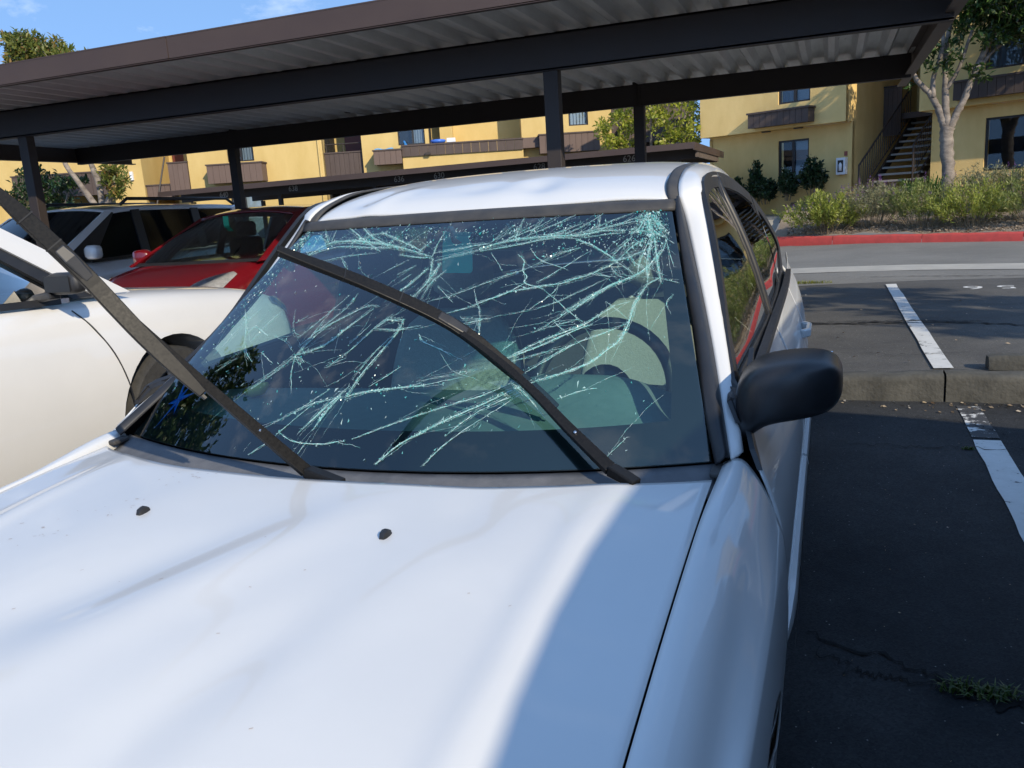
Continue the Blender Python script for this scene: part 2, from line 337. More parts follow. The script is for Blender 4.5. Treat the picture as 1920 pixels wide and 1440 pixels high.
# painted stall lines
def line(name, x0, y0, x1, y1, w, zf, mat, parent, n=14):
    mb = MB(); d = Vector((x1-x0, y1-y0)); L = d.length; d /= L; p = Vector((-d.y, d.x)); q = random.Random(int(x0*100+y0))
    def fn(u, v):
        c = Vector((x0, y0))+d*L*v+p*(w*(u-.5)+q.uniform(-.004, .004)); return (c.x, c.y, zf(c.x, c.y))
    mb.grid(fn, 2, n); return mb.build(name, mat, parent)
line('painted_line', 1.565, 4.0, 1.565, 8.85, .108, lambda x, y: fz(x)+.004, M['paint'], far)
line('painted_line', -1.25, 4.0, -1.25, 8.85, .108, lambda x, y: fz(x)+.004, M['paint'], far)
line('painted_line', 4.4, 4.0, 4.4, 8.85, .108, lambda x, y: fz(x)+.004, M['paint'], far)
line('painted_line', 1.655, -1.6, 1.66, 3.03, .125, lambda x, y: nz_(y)+.004, M['paint'], near, 40)
line('worn_painted_line', 1.66, 3.07, 1.66, 3.66, .12, lambda x, y: nz_(y)+.004, M['paintold'], near, 6)
line('painted_line', -1.35, -1.6, -1.35, 3.6, .125, lambda x, y: nz_(y)+.004, M['paint'], near)
# stencilled stall number, only its near edge shows in the photograph
for i, (ch, x) in enumerate((('6', 2.32), ('5', 2.62), ('8', 2.92))):
    text_mesh('painted_digit', ch, .42, M['paint'], far, Matrix.Translation((x, 8.3, fz(x)+.004)) @ Matrix.Rotation(math.pi, 4, 'Z'), 0)
# cracks in the asphalt
def crack(pts, w, zf, parent, seed, n=60, mat=None, name='asphalt_crack'):
    q = random.Random(seed); P = A(*pts); mb = MB(); vs = []
    off = 0
    for i in range(n+1):
        p = spline(P, i/n); t = spline(P, min(1, i/n+.01))-spline(P, max(0, i/n-.01)); t /= max(1e-6, np.hypot(*t)); nn = np.array([-t[1], t[0]])
        off = off*.6+q.gauss(0, .016); ww = w*q.uniform(.25, 1.3)*math.sin(math.pi*min(max(i/n, .03), .97))**.4
        a = p+nn*(off-ww/2); b = p+nn*(off+ww/2); vs += [(a[0], a[1], zf(*a)), (b[0], b[1], zf(*b))]
    mb.add(vs, [(2*i, 2*i+1, 2*i+3, 2*i+2) for i in range(n)]); return mb.build(name, mat or M['crack'], parent)
nf = lambda x, y: nz_(y)+.006
ff = lambda x, y: fz(x)+.007
crack([(.86, .97), (1.1, .86), (1.25, .80), (1.5, .70), (1.9, .62), (2.4, .62)], .02, nf, near, 1)
crack([(.88, .90), (1.02, .82), (1.12, .80), (1.22, .72)], .013, nf, near, 2)
crack([(1.2, .82), (1.35, .74), (1.5, .68)], .03, nf, near, 22, 30)
crack([(.9, 2.92), (1.2, 2.90), (1.6, 2.88), (2.2, 2.87)], .007, nf, near, 3)
crack([(1.35, 3.42), (1.6, 3.33), (1.7, 3.2), (1.78, 3.05)], .008, nf, near, 4)
crack([(1.0, .42), (1.3, .36), (1.7, .30), (2.2, .33)], .006, nf, near, 5)
crack([(-.3, 6.35), (.6, 6.15), (1.0, 5.95), (1.5, 5.98), (1.9, 5.85), (2.4, 5.62), (3.2, 5.5)], .05, ff, far, 6, 90)
crack([(.2, 6.2), (.8, 5.98), (1.3, 5.9), (1.8, 5.80)], .035, ff, far, 7, 60)
crack([(.9, 6.06), (1.3, 6.02), (1.7, 5.96), (2.1, 5.9)], .03, ff, far, 8, 60)
crack([(1.0, 9.9), (2.0, 9.75), (3.0, 9.5), (4.2, 9.3)], .03, lambda x, y: FZ-.004, far, 9, 60)
crack([(1.8, 7.2), (2.3, 6.9), (2.8, 6.95)], .012, ff, far, 10, 40)
crack([(1.0, 4.6), (1.4, 4.45), (1.8, 4.5)], .010, ff, far, 11, 40)
# wheel stop at the right of the far lot
mb = MB(); pr = [(-.075, 0), (-.07, .055), (-.045, .082), (.045, .082), (.07, .055), (.075, 0)]
ring = lambda x, s=1: [(x, p[0]*s, p[1]*s if p[1] else 0) for p in pr]
mb.loft([ring(0, .86), ring(.04, 1), ring(.5, 1.01), ring(1.0, .99), ring(1.56, 1), ring(1.6, .86)])
ws_ = mb.build('wheel_stop', M['conc'], smooth=True, angle=40); ws_.location = (1.80, 4.02, FZ+.002)
tag(ws_, 'low concrete wheel stop on the lot behind the grey kerb', 'wheel stop')
# grass tufts, weeds, small litter
M['grass'] = leafmat('grass_blades', (.035, .075, .012), (.09, .13, .03), (.20, .19, .08), .3)
def tuft(name, label, x, y, z, n, rx, ry, h, seed, mat, cat='grass tuft'):
    q = random.Random(seed); mb = MB()
    for k in range(n):
        a = q.uniform(0, 6.28); r_ = math.sqrt(q.random()); px, py = x+math.cos(a)*r_*rx, y+math.sin(a)*r_*ry
        d = Vector((q.gauss(0, 1), q.gauss(0, 1), 0)); d = d.normalized()*q.uniform(.25, 1.0)*h; hh = h*q.uniform(.35, 1); w = .0022+.0012*q.random()
        pp = Vector((-d.y, d.x, 0)).normalized()*w; b = Vector((px, py, z)); m_ = b+d*.45+Vector((0, 0, hh*.75)); t = b+d*1.2+Vector((0, 0, hh*.8))
        mb.add([b-pp, b+pp, m_+pp*.8, m_-pp*.8, t], [(0, 1, 2, 3), (3, 2, 4)])
    return tag(mb.build(name, mat), label, cat)
tuft('grass_tuft', 'tuft of grass growing from a crack beside the white sedan', 1.30, .775, nz_(.775), 170, .10, .03, .042, 4, M['grass'])
tuft('grass_tuft', 'tiny weed in the thin crack beside the near white stall line', 1.56, 2.88, nz_(2.88), 40, .03, .012, .02, 5, M['grass'])
M['weed'] = leafmat('yellow_weeds', (.14, .17, .02), (.30, .30, .05), None, .3)
tuft('weed_patch', 'thin yellow-green weeds in a crack of the road behind the sedan', .55, 9.15, FZ, 420, .40, .05, .05, 6, M['weed'], 'weeds')['kind'] = 'stuff'
M['litter'] = leafmat('dry_leaf_litter', (.10, .06, .03), (.42, .33, .22), (.55, .52, .48), .15)
mb = MB(); q = random.Random(12)
for k in range(460):
    if k > 170: x, y = q.uniform(.88, 3.0), q.uniform(-.4, 3.7); z = nz_(y)+.003
    elif k % 3: x, y = q.uniform(.9, 2.8), KY-.02-abs(q.gauss(0, .09)); z = nz_(y)+.004
    else: x, y = q.uniform(.6, 3.2), q.uniform(4.1, 9); z = fz(x)+.008
    s = q.uniform(.006, .017) if k < 171 else q.uniform(.0015, .005); a = q.uniform(0, 6.3); c_, s_ = math.cos(a)*s, math.sin(a)*s
    mb.add([(x-c_, y-s_, z), (x+s_*.5, y-c_*.5, z+s*.5), (x+c_, y+s_, z+s*.3), (x-s_*.5, y+c_*.5, z)], [(0, 1, 2), (0, 2, 3)])
tag(mb.build('leaf_litter', M['litter']), 'small dry leaves and crumbs lying along the grey kerb', 'leaf litter', kind='stuff')
# ================================================================== CARPORTS
M['brownsteel'] = pmat('dark_brown_painted_steel', (.026, .019, .017), .55, col2=(.034, .026, .023), nscale=3, rough2=.65)
M['fascia'] = pmat('brown_painted_fascia', (.056, .036, .029), .5, col2=(.068, .046, .038), nscale=1.2, rough2=.6)
M['endsteel'] = pmat('brown_end_channel', (.13, .10, .082), .6, col2=(.11, .083, .068), nscale=4)
def galv(name):
    m, n, l = newmat(name); b = n['Principled BSDF']; b.inputs['Roughness'].default_value = .45; b.inputs['Metallic'].default_value = .05
    t = n.new('ShaderNodeTexCoord'); mp_ = n.new('ShaderNodeMapping'); mp_.inputs['Scale'].default_value = (6, .8, 1)
    z = n.new('ShaderNodeTexNoise'); z.inputs['Scale'].default_value = 2.2; z.inputs['Detail'].default_value = 8; z.inputs['Roughness'].default_value = .7
    r_ = n.new('ShaderNodeValToRGB'); r_.color_ramp.elements[0].position = .3; r_.color_ramp.elements[0].color = (.62, .62, .60, 1); r_.color_ramp.elements[1].position = .7; r_.color_ramp.elements[1].color = (.82, .82, .80, 1)
    # rust in streaks
    mp2 = n.new('ShaderNodeMapping'); mp2.inputs['Scale'].default_value = (3.2, .55, 1); z2 = n.new('ShaderNodeTexNoise'); z2.inputs['Scale'].default_value = 3.1; z2.inputs['Detail'].default_value = 7
    r2 = n.new('ShaderNodeValToRGB'); r2.color_ramp.elements[0].position = .70; r2.color_ramp.elements[1].position = .74
    mx_ = n.new('ShaderNodeMixRGB'); mx_.inputs[2].default_value = (.055, .032, .018, 1)
    l.new(t.outputs['Object'], mp_.inputs[0]); l.new(mp_.outputs[0], z.inputs[0]); l.new(z.outputs[0], r_.inputs[0])
    l.new(t.outputs['Object'], mp2.inputs[0]); l.new(mp2.outputs[0], z2.inputs[0]); l.new(z2.outputs[0], r2.inputs[0])
    l.new(r2.outputs[0], mx_.inputs[0]); l.new(r_.outputs[0], mx_.inputs[1]); l.new(mx_.outputs[0], b.inputs['Base Color'])
    return m
M['galv'] = galv('galvanised_roof_sheet')
YF, YR = 5.04, 8.28; XL, XR = -9.65, 1.68
cp = tag(empty('carport', (-4, 6.6, 0)), 'long brown steel carport with corrugated roof, spanning the picture behind the sedan', 'carport')
def part(mb, name, mat, parent, **k):
    o = mb.build(name, mat, None, **k); o.parent = parent; o.matrix_parent_inverse = Matrix.Translation(parent.location).inverted() if parent.rotation_euler[:] == (0, 0, 0) else parent.matrix_basis.inverted(); return o
for x in (-6.82, -1.14):
    for y in (YF, YR):
        mb = MB(); zt = 2.42 if y == YF else 2.44; zb = fz(x)
        mb.b2((x-.06, y-.05, zb), (x+.06, y+.05, zt))
        mb.b2((x-.062, y-.052, zt-.0), (x+.062, y+.052, zt+.24))
        mb.b2((x-.13, y-.12, zb+.0), (x+.13, y+.12, zb+.015))
        part(mb, 'post', M['brownsteel'], cp, bevel=.006)
def cbeam(y, z0, z1, face):      # C-section: deep web with flanges
    mb = MB(); mb.b2((XL+.03, y-.012, z0), (XR-.03, y+.012, z1)); mb.b2((XL+.03, y-.012, z0-.004), (XR-.03, y+face*.07, z0+.012)); mb.b2((XL+.03, y-.012, z1-.012), (XR-.03, y+face*.07, z1+.004))
    return mb
part(cbeam(YF-.062, 2.40, 2.665, 1), 'front_beam', M['brownsteel'], cp)
part(cbeam(YR-.062, 2.42, 2.645, 1), 'rear_beam', M['brownsteel'], cp)
for x in (-1.14,):
    mb = MB(); mb.b2((x-.03, YR-.085, 2.43), (x-.012, YR-.076, 2.64)); mb.b2((x+.012, YR-.085, 2.43), (x+.03, YR-.076, 2.64)); part(mb, 'splice_plate', M['brownsteel'], cp)
for x, f in ((XR, -1), (XL, 1)):  # end channels between the beams
    mb = MB(); mb.b2((x-.012, 4.1, 2.45), (x+.012, 9.3, 2.66)); mb.b2((x, 4.1, 2.444), (x+f*.085, 9.3, 2.458)); mb.b2((x, 4.1, 2.652), (x+f*.07, 9.3, 2.668))
    part(mb, 'end_channel', M['endsteel'], cp)
# corrugated roof, one part per sheet (four ribs each)
pit = .25; nrib = 45; x = XL+.02; k = 0
while x < XR-.05:
    x1 = min(x+4*pit, XR-.02); mb = MB(); pts = []
    q = x
    while q < x1-1e-6:
        for dx, dz in ((0, 0), (.055, 0), (.095, .062), (.205, .062)):
            if q+dx < x1: pts.append((q+dx, dz))
        q += pit
    pts.append((x1, 0)); ov = .003*(k % 2)
    n = len(pts); ys = [4.02, 5.4, 6.8, 8.2, 9.45]
    def rz(y): return 2.672+(y-4.0)*(-.006)
    vs = [(p[0], y, rz(y)+p[1]+ov) for y in ys for p in pts]
    mb.add(vs, [(j*n+i, j*n+i+1, (j+1)*n+i+1, (j+1)*n+i) for j in range(len(ys)-1) for i in range(n-1)])
    part(mb, 'roof_sheet', M['galv'], cp, solid=.003, soff=1); x = x1; k += 1
# front and rear fascia, in lengths with lapped joints
for y, nm in ((4.0, 'fascia'), (9.48, 'fascia')):
    for a, b in ((XL-.02, -7.0), (-7.0, -3.92), (-3.92, -.8), (-.8, XR+.03)):
        mb = MB(); zb = 2.672 if y < 5 else 2.60; o_ = .004 if a in (-7.0, -.8) else 0
        mb.b2((a+.002, y-.014-o_, zb), (b-.002, y-o_, zb+.165)); mb.b2((a+.002, y-.014-o_, zb-.004), (b-.002, y+.035, zb+.006)); mb.b2((a+.002, y-.016-o_, zb+.160), (b-.002, y+.05, zb+.170))
        part(mb, nm, M['fascia'], cp)
for x in (XR+.03, XL-.02):
    mb = MB(); mb.b2((x-.008, 4.0, 2.668), (x+.008, 9.48, 2.84)); part(mb, 'gable_trim', M['fascia'], cp)
# ---- far carport with stall numbers
fc = tag(empty('carport', (-9, 18, 0)), 'distant low brown carport with white stall numbers in front of the yellow apartments', 'carport')
FY = 17.0; fl, fr_ = -16.4, -1.84
def fzz(x): return lerp(2.43, 2.52, (x-fl)/(fr_-fl))
def segs(name, mat, y0, y1, dz0, dz1):
    mb = MB()
    for a, b in ((fl, fr_),):
        mb.add([(x, y, fzz(x)+dz) for x in (a, b) for y in (y0, y1) for dz in (dz0, dz1)], [(0, 1, 3, 2), (4, 6, 7, 5), (0, 4, 5, 1), (2, 3, 7, 6), (0, 2, 6, 4), (1, 5, 7, 3)])
    return part(mb, name, mat, fc)
segs('fascia', M['fascia'], FY-.03, FY, -.13, 0)
segs('front_beam', M['brownsteel'], FY+.85, FY+.88, -.30, -.07)
segs('rear_beam', M['brownsteel'], FY+4.0, FY+4.03, -.30, -.07)
segs('rear_fascia', M['fascia'], FY+5.2, FY+5.23, -.13, 0)
segs('roof_sheet', M['galv'], FY+.002, FY+5.198, -.05, -.02)
mb = MB(); mb.b2((fr_, FY-.03, 2.36), (fr_+.03, FY+5.23, 2.523)); part(mb, 'gable_trim', M['fascia'], fc)
mb = MB(); mb.b2((fr_-.05, FY+.6, 2.24), (fr_, FY+4.3, 2.36)); part(mb, 'end_channel', M['endsteel'], fc)
for x in (-16.0, -13.05, -10.1, -7.1, -4.6, -2.3):
    for y in (FY+.87, FY+4.02):
        mb = MB(); mb.b2((x-.05, y-.05, fz(x)-.1), (x+.05, y+.05, fzz(x)-.31)); part(mb, 'post', M['brownsteel'], fc)
M['num'] = pmat('pale_number_paint', (.40, .40, .39), .6)
for s_, x in (('640', -14.9), ('638', -12.6), ('636', -9.38), ('630', -8.25), ('628', -5.6), ('626', -3.42)):
    Mx = Matrix.Translation(Vector((x-.0, FY+.846, fzz(x)-.185))-fc.location) @ Matrix.Rotation(math.pi/2, 4, 'X')
    text_mesh('stall_number', s_, .20, M['num'], fc, Mx, .002)

# ================================================================== BUILDINGS
def stucco(name, c1, c2):
    return pmat(name, c1, .92, col2=c2, nscale=1.4, nmix=.7, bump=.6, bscale=60, stretch=(1, 1, .45))
M['stucco'] = stucco('ochre_stucco', (.50, .355, .125), (.60, .445, .185))
M['stuccoR'] = stucco('bounce_lit_ochre_stucco', (.66, .45, .16), (.82, .59, .245))  # shaded building: warm ground bounce is put into this brighter ochre
M['board'] = pmat('brown_siding_boards', (.115, .078, .064), .75, col2=(.135, .094, .078), nscale=8, stretch=(1, 1, .2))
M['boarddark'] = pmat('dark_brown_siding', (.065, .046, .040), .75, col2=(.08, .058, .05), nscale=8, stretch=(1, 1, .2))
M['frame'] = pmat('bronze_window_frame', (.02, .018, .017), .4)
M['wglass'] = glassmat('window_glass', (.78, .83, .86), 1.0, 1.5)
M['blind'] = pmat('white_blind', (.72, .74, .76), .7)
M['curtain'] = pmat('grey_curtain', (.42, .46, .52), .85)
M['room'] = pmat('dark_room', (.02, .02, .022), .9)
M['door'] = pmat('oxblood_door', (.13, .03, .025), .5)
M['iron'] = pmat('brown_iron', (.03, .022, .019), .55)
M['tread'] = pmat('concrete_tread', (.34, .31, .27), .85, col2=(.27, .25, .22), nscale=6)
M['whitebox'] = pmat('white_metal_cabinet', (.72, .74, .76), .45)
def lp(mb, name, mat, parent, **k): return mb.build(name, mat, parent, **k)
def window(parent, x0, x1, z0, z1, y, split=None, blind=None, right=None, dep=.10):
    """a window recessed into the wall at local y; frame, panes, room behind"""
    w = empty('window', (0, 0, 0), parent=parent); f = .045
    mb = MB(); mb.b2((x0, y-.02, z0), (x0+f, y+.05, z1)); mb.b2((x1-f, y-.02, z0), (x1, y+.05, z1)); mb.b2((x0+f, y-.02, z0), (x1-f, y+.05, z0+f)); mb.b2((x0+f, y-.02, z1-f), (x1-f, y+.05, z1))
    xm = lerp(x0, x1, split) if split else None
    if xm: mb.b2((xm-.03, y-.015, z0+f), (xm+.03, y+.045, z1-f))
    mb.build('frame', M['frame'], w)
    cells = [(x0+f, x1-f)] if not xm else [(x0+f, xm-.03), (xm+.03, x1-f)]
    for i, (a, b) in enumerate(cells):
        mb = MB(); mb.b2((a, y+.01+.006*i, z0+f), (b, y+.014+.006*i, z1-f)); mb.build('pane', M['wglass'], w)
        bl = blind if i == 0 else right
        if bl == 'v':
            k = a+.03
            while k < b-.03: mb = MB(); mb.b2((k, y+.09, z0+f), (min(k+.085, b), y+.094, z1-f)); mb.build('blind_slat', M['blind'], w); k += .11
        elif bl == 'b': mb = MB(); mb.b2((a, y+.09, z0+f), (b, y+.095, z1-f)); mb.build('blind', M['blind'], w)
        elif bl == 'c':
            mb = MB(); mb.grid(lambda u, v: (lerp(a, b, u), y+.10+.02*math.sin(u*24), lerp(z0+f, z1-f, v)), 40, 1); mb.build('curtain', M['curtain'], w)
    mb = MB(); mb.b2((x0, y+.25, z0), (x1, y+.27, z1)); mb.build('dark_room', M['room'], w)
    return w
def wall(parent, x0, x1, z0, z1, y, th, mat, holes=(), name='wall'):
    """front wall slab at local y..y+th with rectangular holes, as one mesh"""
    xs = sorted({x0, x1, *[h[0] for h in holes], *[h[1] for h in holes]}); zs = sorted({z0, z1, *[h[2] for h in holes], *[h[3] for h in holes]})
    mb = MB()
    for i in range(len(xs)-1):
        for j in range(len(zs)-1):
            cx_, cz_ = (xs[i]+xs[i+1])/2, (zs[j]+zs[j+1])/2
            if any(h[0] < cx_ < h[1] and h[2] < cz_ < h[3] for h in holes): continue
            mb.quad((xs[i], y, zs[j]), (xs[i+1], y, zs[j]), (xs[i+1], y, zs[j+1]), (xs[i], y, zs[j+1]))
    for h in holes:
        a, b, c, d = h
        mb.quad((a, y, c), (b, y, c), (b, y+th, c), (a, y+th, c)); mb.quad((a, y, d), (a, y+th, d), (b, y+th, d), (b, y, d)); mb.quad((a, y, c), (a, y+th, c), (a, y+th, d), (a, y, d)); mb.quad((b, y, c), (b, y, d), (b, y+th, d), (b, y+th, c))
    mb.quad((x0, y, z0), (x0, y, z1), (x0, y+th, z1), (x0, y+th, z0)); mb.quad((x1, y, z0), (x1, y+th, z0), (x1, y+th, z1), (x1, y, z1)); mb.quad((x0, y, z0), (x0, y+th, z0), (x1, y+th, z0), (x1, y, z0)); mb.quad((x0, y, z1), (x1, y, z1), (x1, y+th, z1), (x0, y+th, z1))
    return mb.build(name, mat, parent)
def balcony_box(parent, x0, x1, z0, z1, y0, y1, mat, bw=.17, cap=True, side=True):
    """boarded planter or balcony front standing proud of the wall; each board its own part"""
    b = empty('balcony', (0, 0, 0), parent=parent); n = max(1, int(round((x1-x0)/bw))); w = (x1-x0)/n
    me = None
    for i in range(n):
        mb = MB(); mb.b2((x0+i*w+.004, y0, z0), (x0+(i+1)*w-.004, y0+.02, z1)); mb.build('board', mat, b)
    mb = MB(); mb.b2((x0+.004, y0+.02, z0+.01), (x1-.004, y1, z1-.01)); mb.build('side_panel', mat, b)
    if cap: mb = MB(); mb.b2((x0-.03, y0-.03, z1), (x1+.03, y1, z1+.045)); mb.build('cap_rail', M['boarddark'], b)
    return b
# ---- right building: local x along the facade, local y into the building
rb = tag(empty('apartment_building', (1.383, 21.5, 0), (0, 0, -R(24.4))), 'two-storey ochre stucco apartment building with outside stairs at the right', 'building')
S = M['stuccoR']
wall(rb, -4.04, 0, .55, 2.96, 0, .14, S, [(-1.975, -1.12, 1.53, 2.68)])
wall(rb, -4.09, 0, 2.96, 6.6, -.40, .14, S, [(-1.77, -.91, 3.56, 4.6)], 'upper_wall')
mb = MB(); mb.quad((-4.09, -.40, 2.962), (0, -.40, 2.962), (0, .02, 2.962), (-4.09, .02, 2.962)); mb.build('jetty_soffit', S, rb)
mb = MB(); mb.quad((0, 0, .55), (0, 4.2, .55), (0, 4.2, 2.96), (0, 0, 2.96)); mb.quad((0, -.40, 2.96), (0, 4.2, 2.96), (0, 4.2, 6.6), (0, -.4, 6.6)); mb.build('side_wall', S, rb)
mb = MB(); mb.quad((-4.04, 0, .55), (-4.04, 0, 2.96), (-4.04, 5, 2.96), (-4.04, 5, .55)); mb.quad((-4.09, -.4, 2.96), (-4.09, -.4, 6.6), (-4.09, 5, 6.6), (-4.09, 5, 2.96)); mb.build('side_wall', S, rb)
window(rb, -1.975, -1.12, 1.53, 2.68, .06, .47, None, 'b'); window(rb, -1.77, -.91, 3.56, 4.6, -.34, .5, 'c', 'b')
balcony_box(rb, -2.44, -.79, 3.03, 3.37, -.75, -.40, M['boarddark'])
for x in (-2.35, -1.45):
    mb = MB(); mb.b2((x, -.20, 2.93), (x+.22, -.10, 2.958)); mb.build('soffit_vent', M['frame'], rb)
mb = MB(); mb.tube([(-3.98, -.05, .6), (-3.98, -.05, 2.9)], .035, 10); mb.build('downpipe', S, rb, smooth=True)
fx = empty('extinguisher_cabinet', (0, 0, 0), parent=rb)
mb = MB(); mb.b2((-.33, -.16, 1.70), (-.10, -.002, 2.11)); mb.build('case', M['whitebox'], fx, bevel=.008)
mb = MB(); mb.b2((-.285, -.166, 1.76), (-.145, -.161, 2.05)); mb.build('window', M['frame'], fx)
M['extred'] = pmat('extinguisher_red', (.45, .03, .03), .4)
mb = MB(); mb.lathe((-.215, -.17, 1.79), (0, 0, 1), [(0, .0), (.0, .04), (.15, .04), (.19, .02), (.21, .0)], 12); mb.build('extinguisher', M['blind'], fx, smooth=True)
mb = MB(); mb.b2((-.19, -.012, 2.15), (-.11, -.002, 2.26)); mb.build('red_sign', pmat('faded_red_sign', (.28, .07, .05), .6), rb)
# stairwell back wall, landing, stairs
mb = MB(); mb.quad((0, 4.2, .55), (1.9, 4.2, .55), (1.9, 4.2, 6.6), (0, 4.2, 6.6)); mb.build('stairwell_wall', M['stuccoR'], rb)
ld = empty('landing', (0, 0, 0), parent=rb)
mb = MB(); mb.b2((.01, 1.9, 3.02), (1.84, 4.19, 3.16)); mb.build('slab', M['boarddark'], ld)
for i in range(4):
    mb = MB(); mb.b2((.012+i*.115, 1.86, 2.62), (.012+(i+1)*.115-.005, 1.89, 3.82)); mb.build('board', M['boarddark'], ld)
mb = MB(); mb.b2((.01, 1.84, 3.83), (.50, 1.91, 3.87)); mb.build('cap_rail', M['iron'], ld)
mb = MB(); mb.b2((.55, 4.1, 3.17), (1.4, 4.18, 5.2)); mb.build('door', M['room'], ld)
st = empty('stairs', (0, 0, 0), parent=rb)
for i in range(11):
    z = 1.49+.1615*i; y = -.02+.27*i
    mb = MB(); mb.b2((.56-.008*i, y, z-.05), (1.62-.03*i*.6, y+.29, z)); mb.build('tread', M['tread'], st, bevel=.006)
for x in (.53, 1.55):
    mb = MB(); mb.bar([(x, -.18, 1.24), (x-.04, 2.75, 3.02)], (.05, .24)); mb.build('stringer', M['iron'], st)
for x, y0, y1 in ((.50, -.75, 2.4), (1.50, -.1, 1.6)):
    zf = lambda y: 1.40+(y+.1)*.598
    mb = MB(); mb.tube([(x, y0, zf(y0)-.0), (x, y0, zf(y0)+.86), (x-.02, y1, zf(y1)+.9)], .022, 8); mb.build('handrail', M['iron'], st)
    mb = MB(); mb.tube([(x, y0+.1, zf(y0+.1)+.18), (x-.02, y1, zf(y1)+.18)], .015, 6); mb.build('bottom_rail', M['iron'], st)
    y = y0+.12
    while y < y1: mb = MB(); mb.tube([(x, y, zf(y)+.18), (x, y, zf(y)+.88)], .009, 6); mb.build('baluster', M['iron'], st); y += .125
# right block
P2x, P2y = 1.84, .066
def q2(*a): return a
wall(rb, P2x, P2x+9, .55, 2.98, P2y, .14, S, [(P2x+1.13, P2x+3.0, 1.54, 2.69), (P2x+5.6, P2x+7.2, 1.54, 2.69)])
wall(rb, P2x-.19, P2x+9, 2.98, 6.6, P2y-.32, .14, S, [(P2x+1.15, P2x+2.9, 3.68, 4.6), (P2x+5.4, P2x+7.0, 3.68, 4.6)], 'upper_wall')
mb = MB(); mb.quad((P2x-.19, P2y-.32, 2.982), (P2x+9, P2y-.32, 2.982), (P2x+9, P2y+.02, 2.982), (P2x-.19, P2y+.02, 2.982)); mb.build('jetty_soffit', S, rb)
mb = MB(); mb.quad((P2x, P2y, .55), (P2x, P2y, 2.98), (P2x, 4.2, 2.98), (P2x, 4.2, .55)); mb.quad((P2x-.19, P2y-.32, 2.98), (P2x-.19, P2y-.32, 6.6), (P2x-.19, 4.2, 6.6), (P2x-.19, 4.2, 2.98)); mb.build('side_wall', S, rb)
window(rb, P2x+1.13, P2x+3.0, 1.54, 2.69, P2y+.06, .46, None, 'c'); window(rb, P2x+1.15, P2x+2.9, 3.68, 4.6, P2y-.26, .42, 'c', 'b')
window(rb, P2x+5.6, P2x+7.2, 1.54, 2.69, P2y+.06, .5, 'c', 'b'); window(rb, P2x+5.4, P2x+7.0, 3.68, 4.6, P2y-.26, .5, 'c', 'b')
balcony_box(rb, P2x+.62, P2x+4.4, 3.10, 3.47, P2y-.62, P2y-.32, M['boarddark'])
mb = MB(); mb.quad((-4.09, -.4, 6.6), (P2x+9, -.4, 6.6), (P2x+9, 5, 6.7), (-4.09, 5, 6.7)); mb.build('roof', M['boarddark'], rb)

# ---- left building, seen above and below the far carport. local x = to the right, local y = away
lbd = tag(empty('apartment_building', (-10.016, 26.442, 0), (0, 0, R(21.37))), 'long sunlit yellow apartment building with brown balconies, left of the middle tree', 'building')
S = M['stucco']
def blk(x0, x1, z0, z1, y0, y1, mat=S, name='wall_block'):
    mb = MB(); mb.b2((x0, y0, z0), (x1, y1, z1)); return mb.build(name, mat, lbd)
# far left wing
blk(-26, -15.3, -.3, 2.9, .6, 4); blk(-26, -13.3, 2.9, 7, .15, 4, S, 'upper_wall'); balcony_box(lbd, -16.8, -13.45, 2.75, 3.5, -.35, .15, M['boarddark'], .3)
blk(-13.5, -12.42, -.3, 7, 0, 4)
mb = MB(); mb.b2((-12.84, -.09, 3.18), (-12.74, -.002, 3.47)); mb.build('wall_lamp', M['whitebox'], lbd)
# stair recess with door
blk(-12.42, -11.5, -.3, 7, 2.6, 3.0, S, 'recess_wall'); mb = MB(); mb.b2((-12.25, 2.5, 2.75), (-11.75, 2.598, 4.7)); mb.build('door', M['door'], lbd)
blk(-12.42, -11.5, 2.55, 2.75, .2, 2.6, M['boarddark'], 'landing'); balcony_box(lbd, -12.4, -11.55, 2.5, 2.95, .1, .2, M['board'], .2)
mb = MB(); mb.tube([(-11.95, -.9, 1.5), (-11.62, .1, 3.9)], .03); mb.build('handrail', M['iron'], lbd)
blk(-11.5, -10.8, -.3, 2.7, .6, 3); balcony_box(lbd, -11.5, -10.82, 2.66, 3.66, -.05, .5, M['board'], .17); blk(-11.5, -10.8, 2.7, 7, 1.6, 3, S, 'recess_wall')
# main lit wall
wall(lbd, -10.8, -6.08, -.3, 7, 0, .2, S, [(-9.4, -8.48, 3.58, 4.7), (-9.46, -8.35, .9, 2.5)]); blk(-10.8, -6.08, -.3, 7, .5, 3.6, M['room'], 'inner_block')
window(lbd, -9.4, -8.48, 3.58, 4.7, .08, .5, None, 'c'); window(lbd, -9.46, -8.35, .9, 2.5, .08, .42, 'b', 'b')
balcony_box(lbd, -9.97, -8.08, 2.86, 3.46, -.62, 0, M['board'], .21)
mb = MB(); mb.quad((-10.8, 0, -.3), (-10.8, 0, 7), (-10.8, 3.6, 7), (-10.8, 3.6, -.3)); mb.quad((-6.08, 0, -.3), (-6.08, 3.6, -.3), (-6.08, 3.6, 7), (-6.08, 0, 7)); mb.build('side_wall', S, lbd)
mb = MB(); mb.tube([(-6.2, -.05, 0), (-6.2, -.05, 6)], .035, 8); mb.build('downpipe', S, lbd)
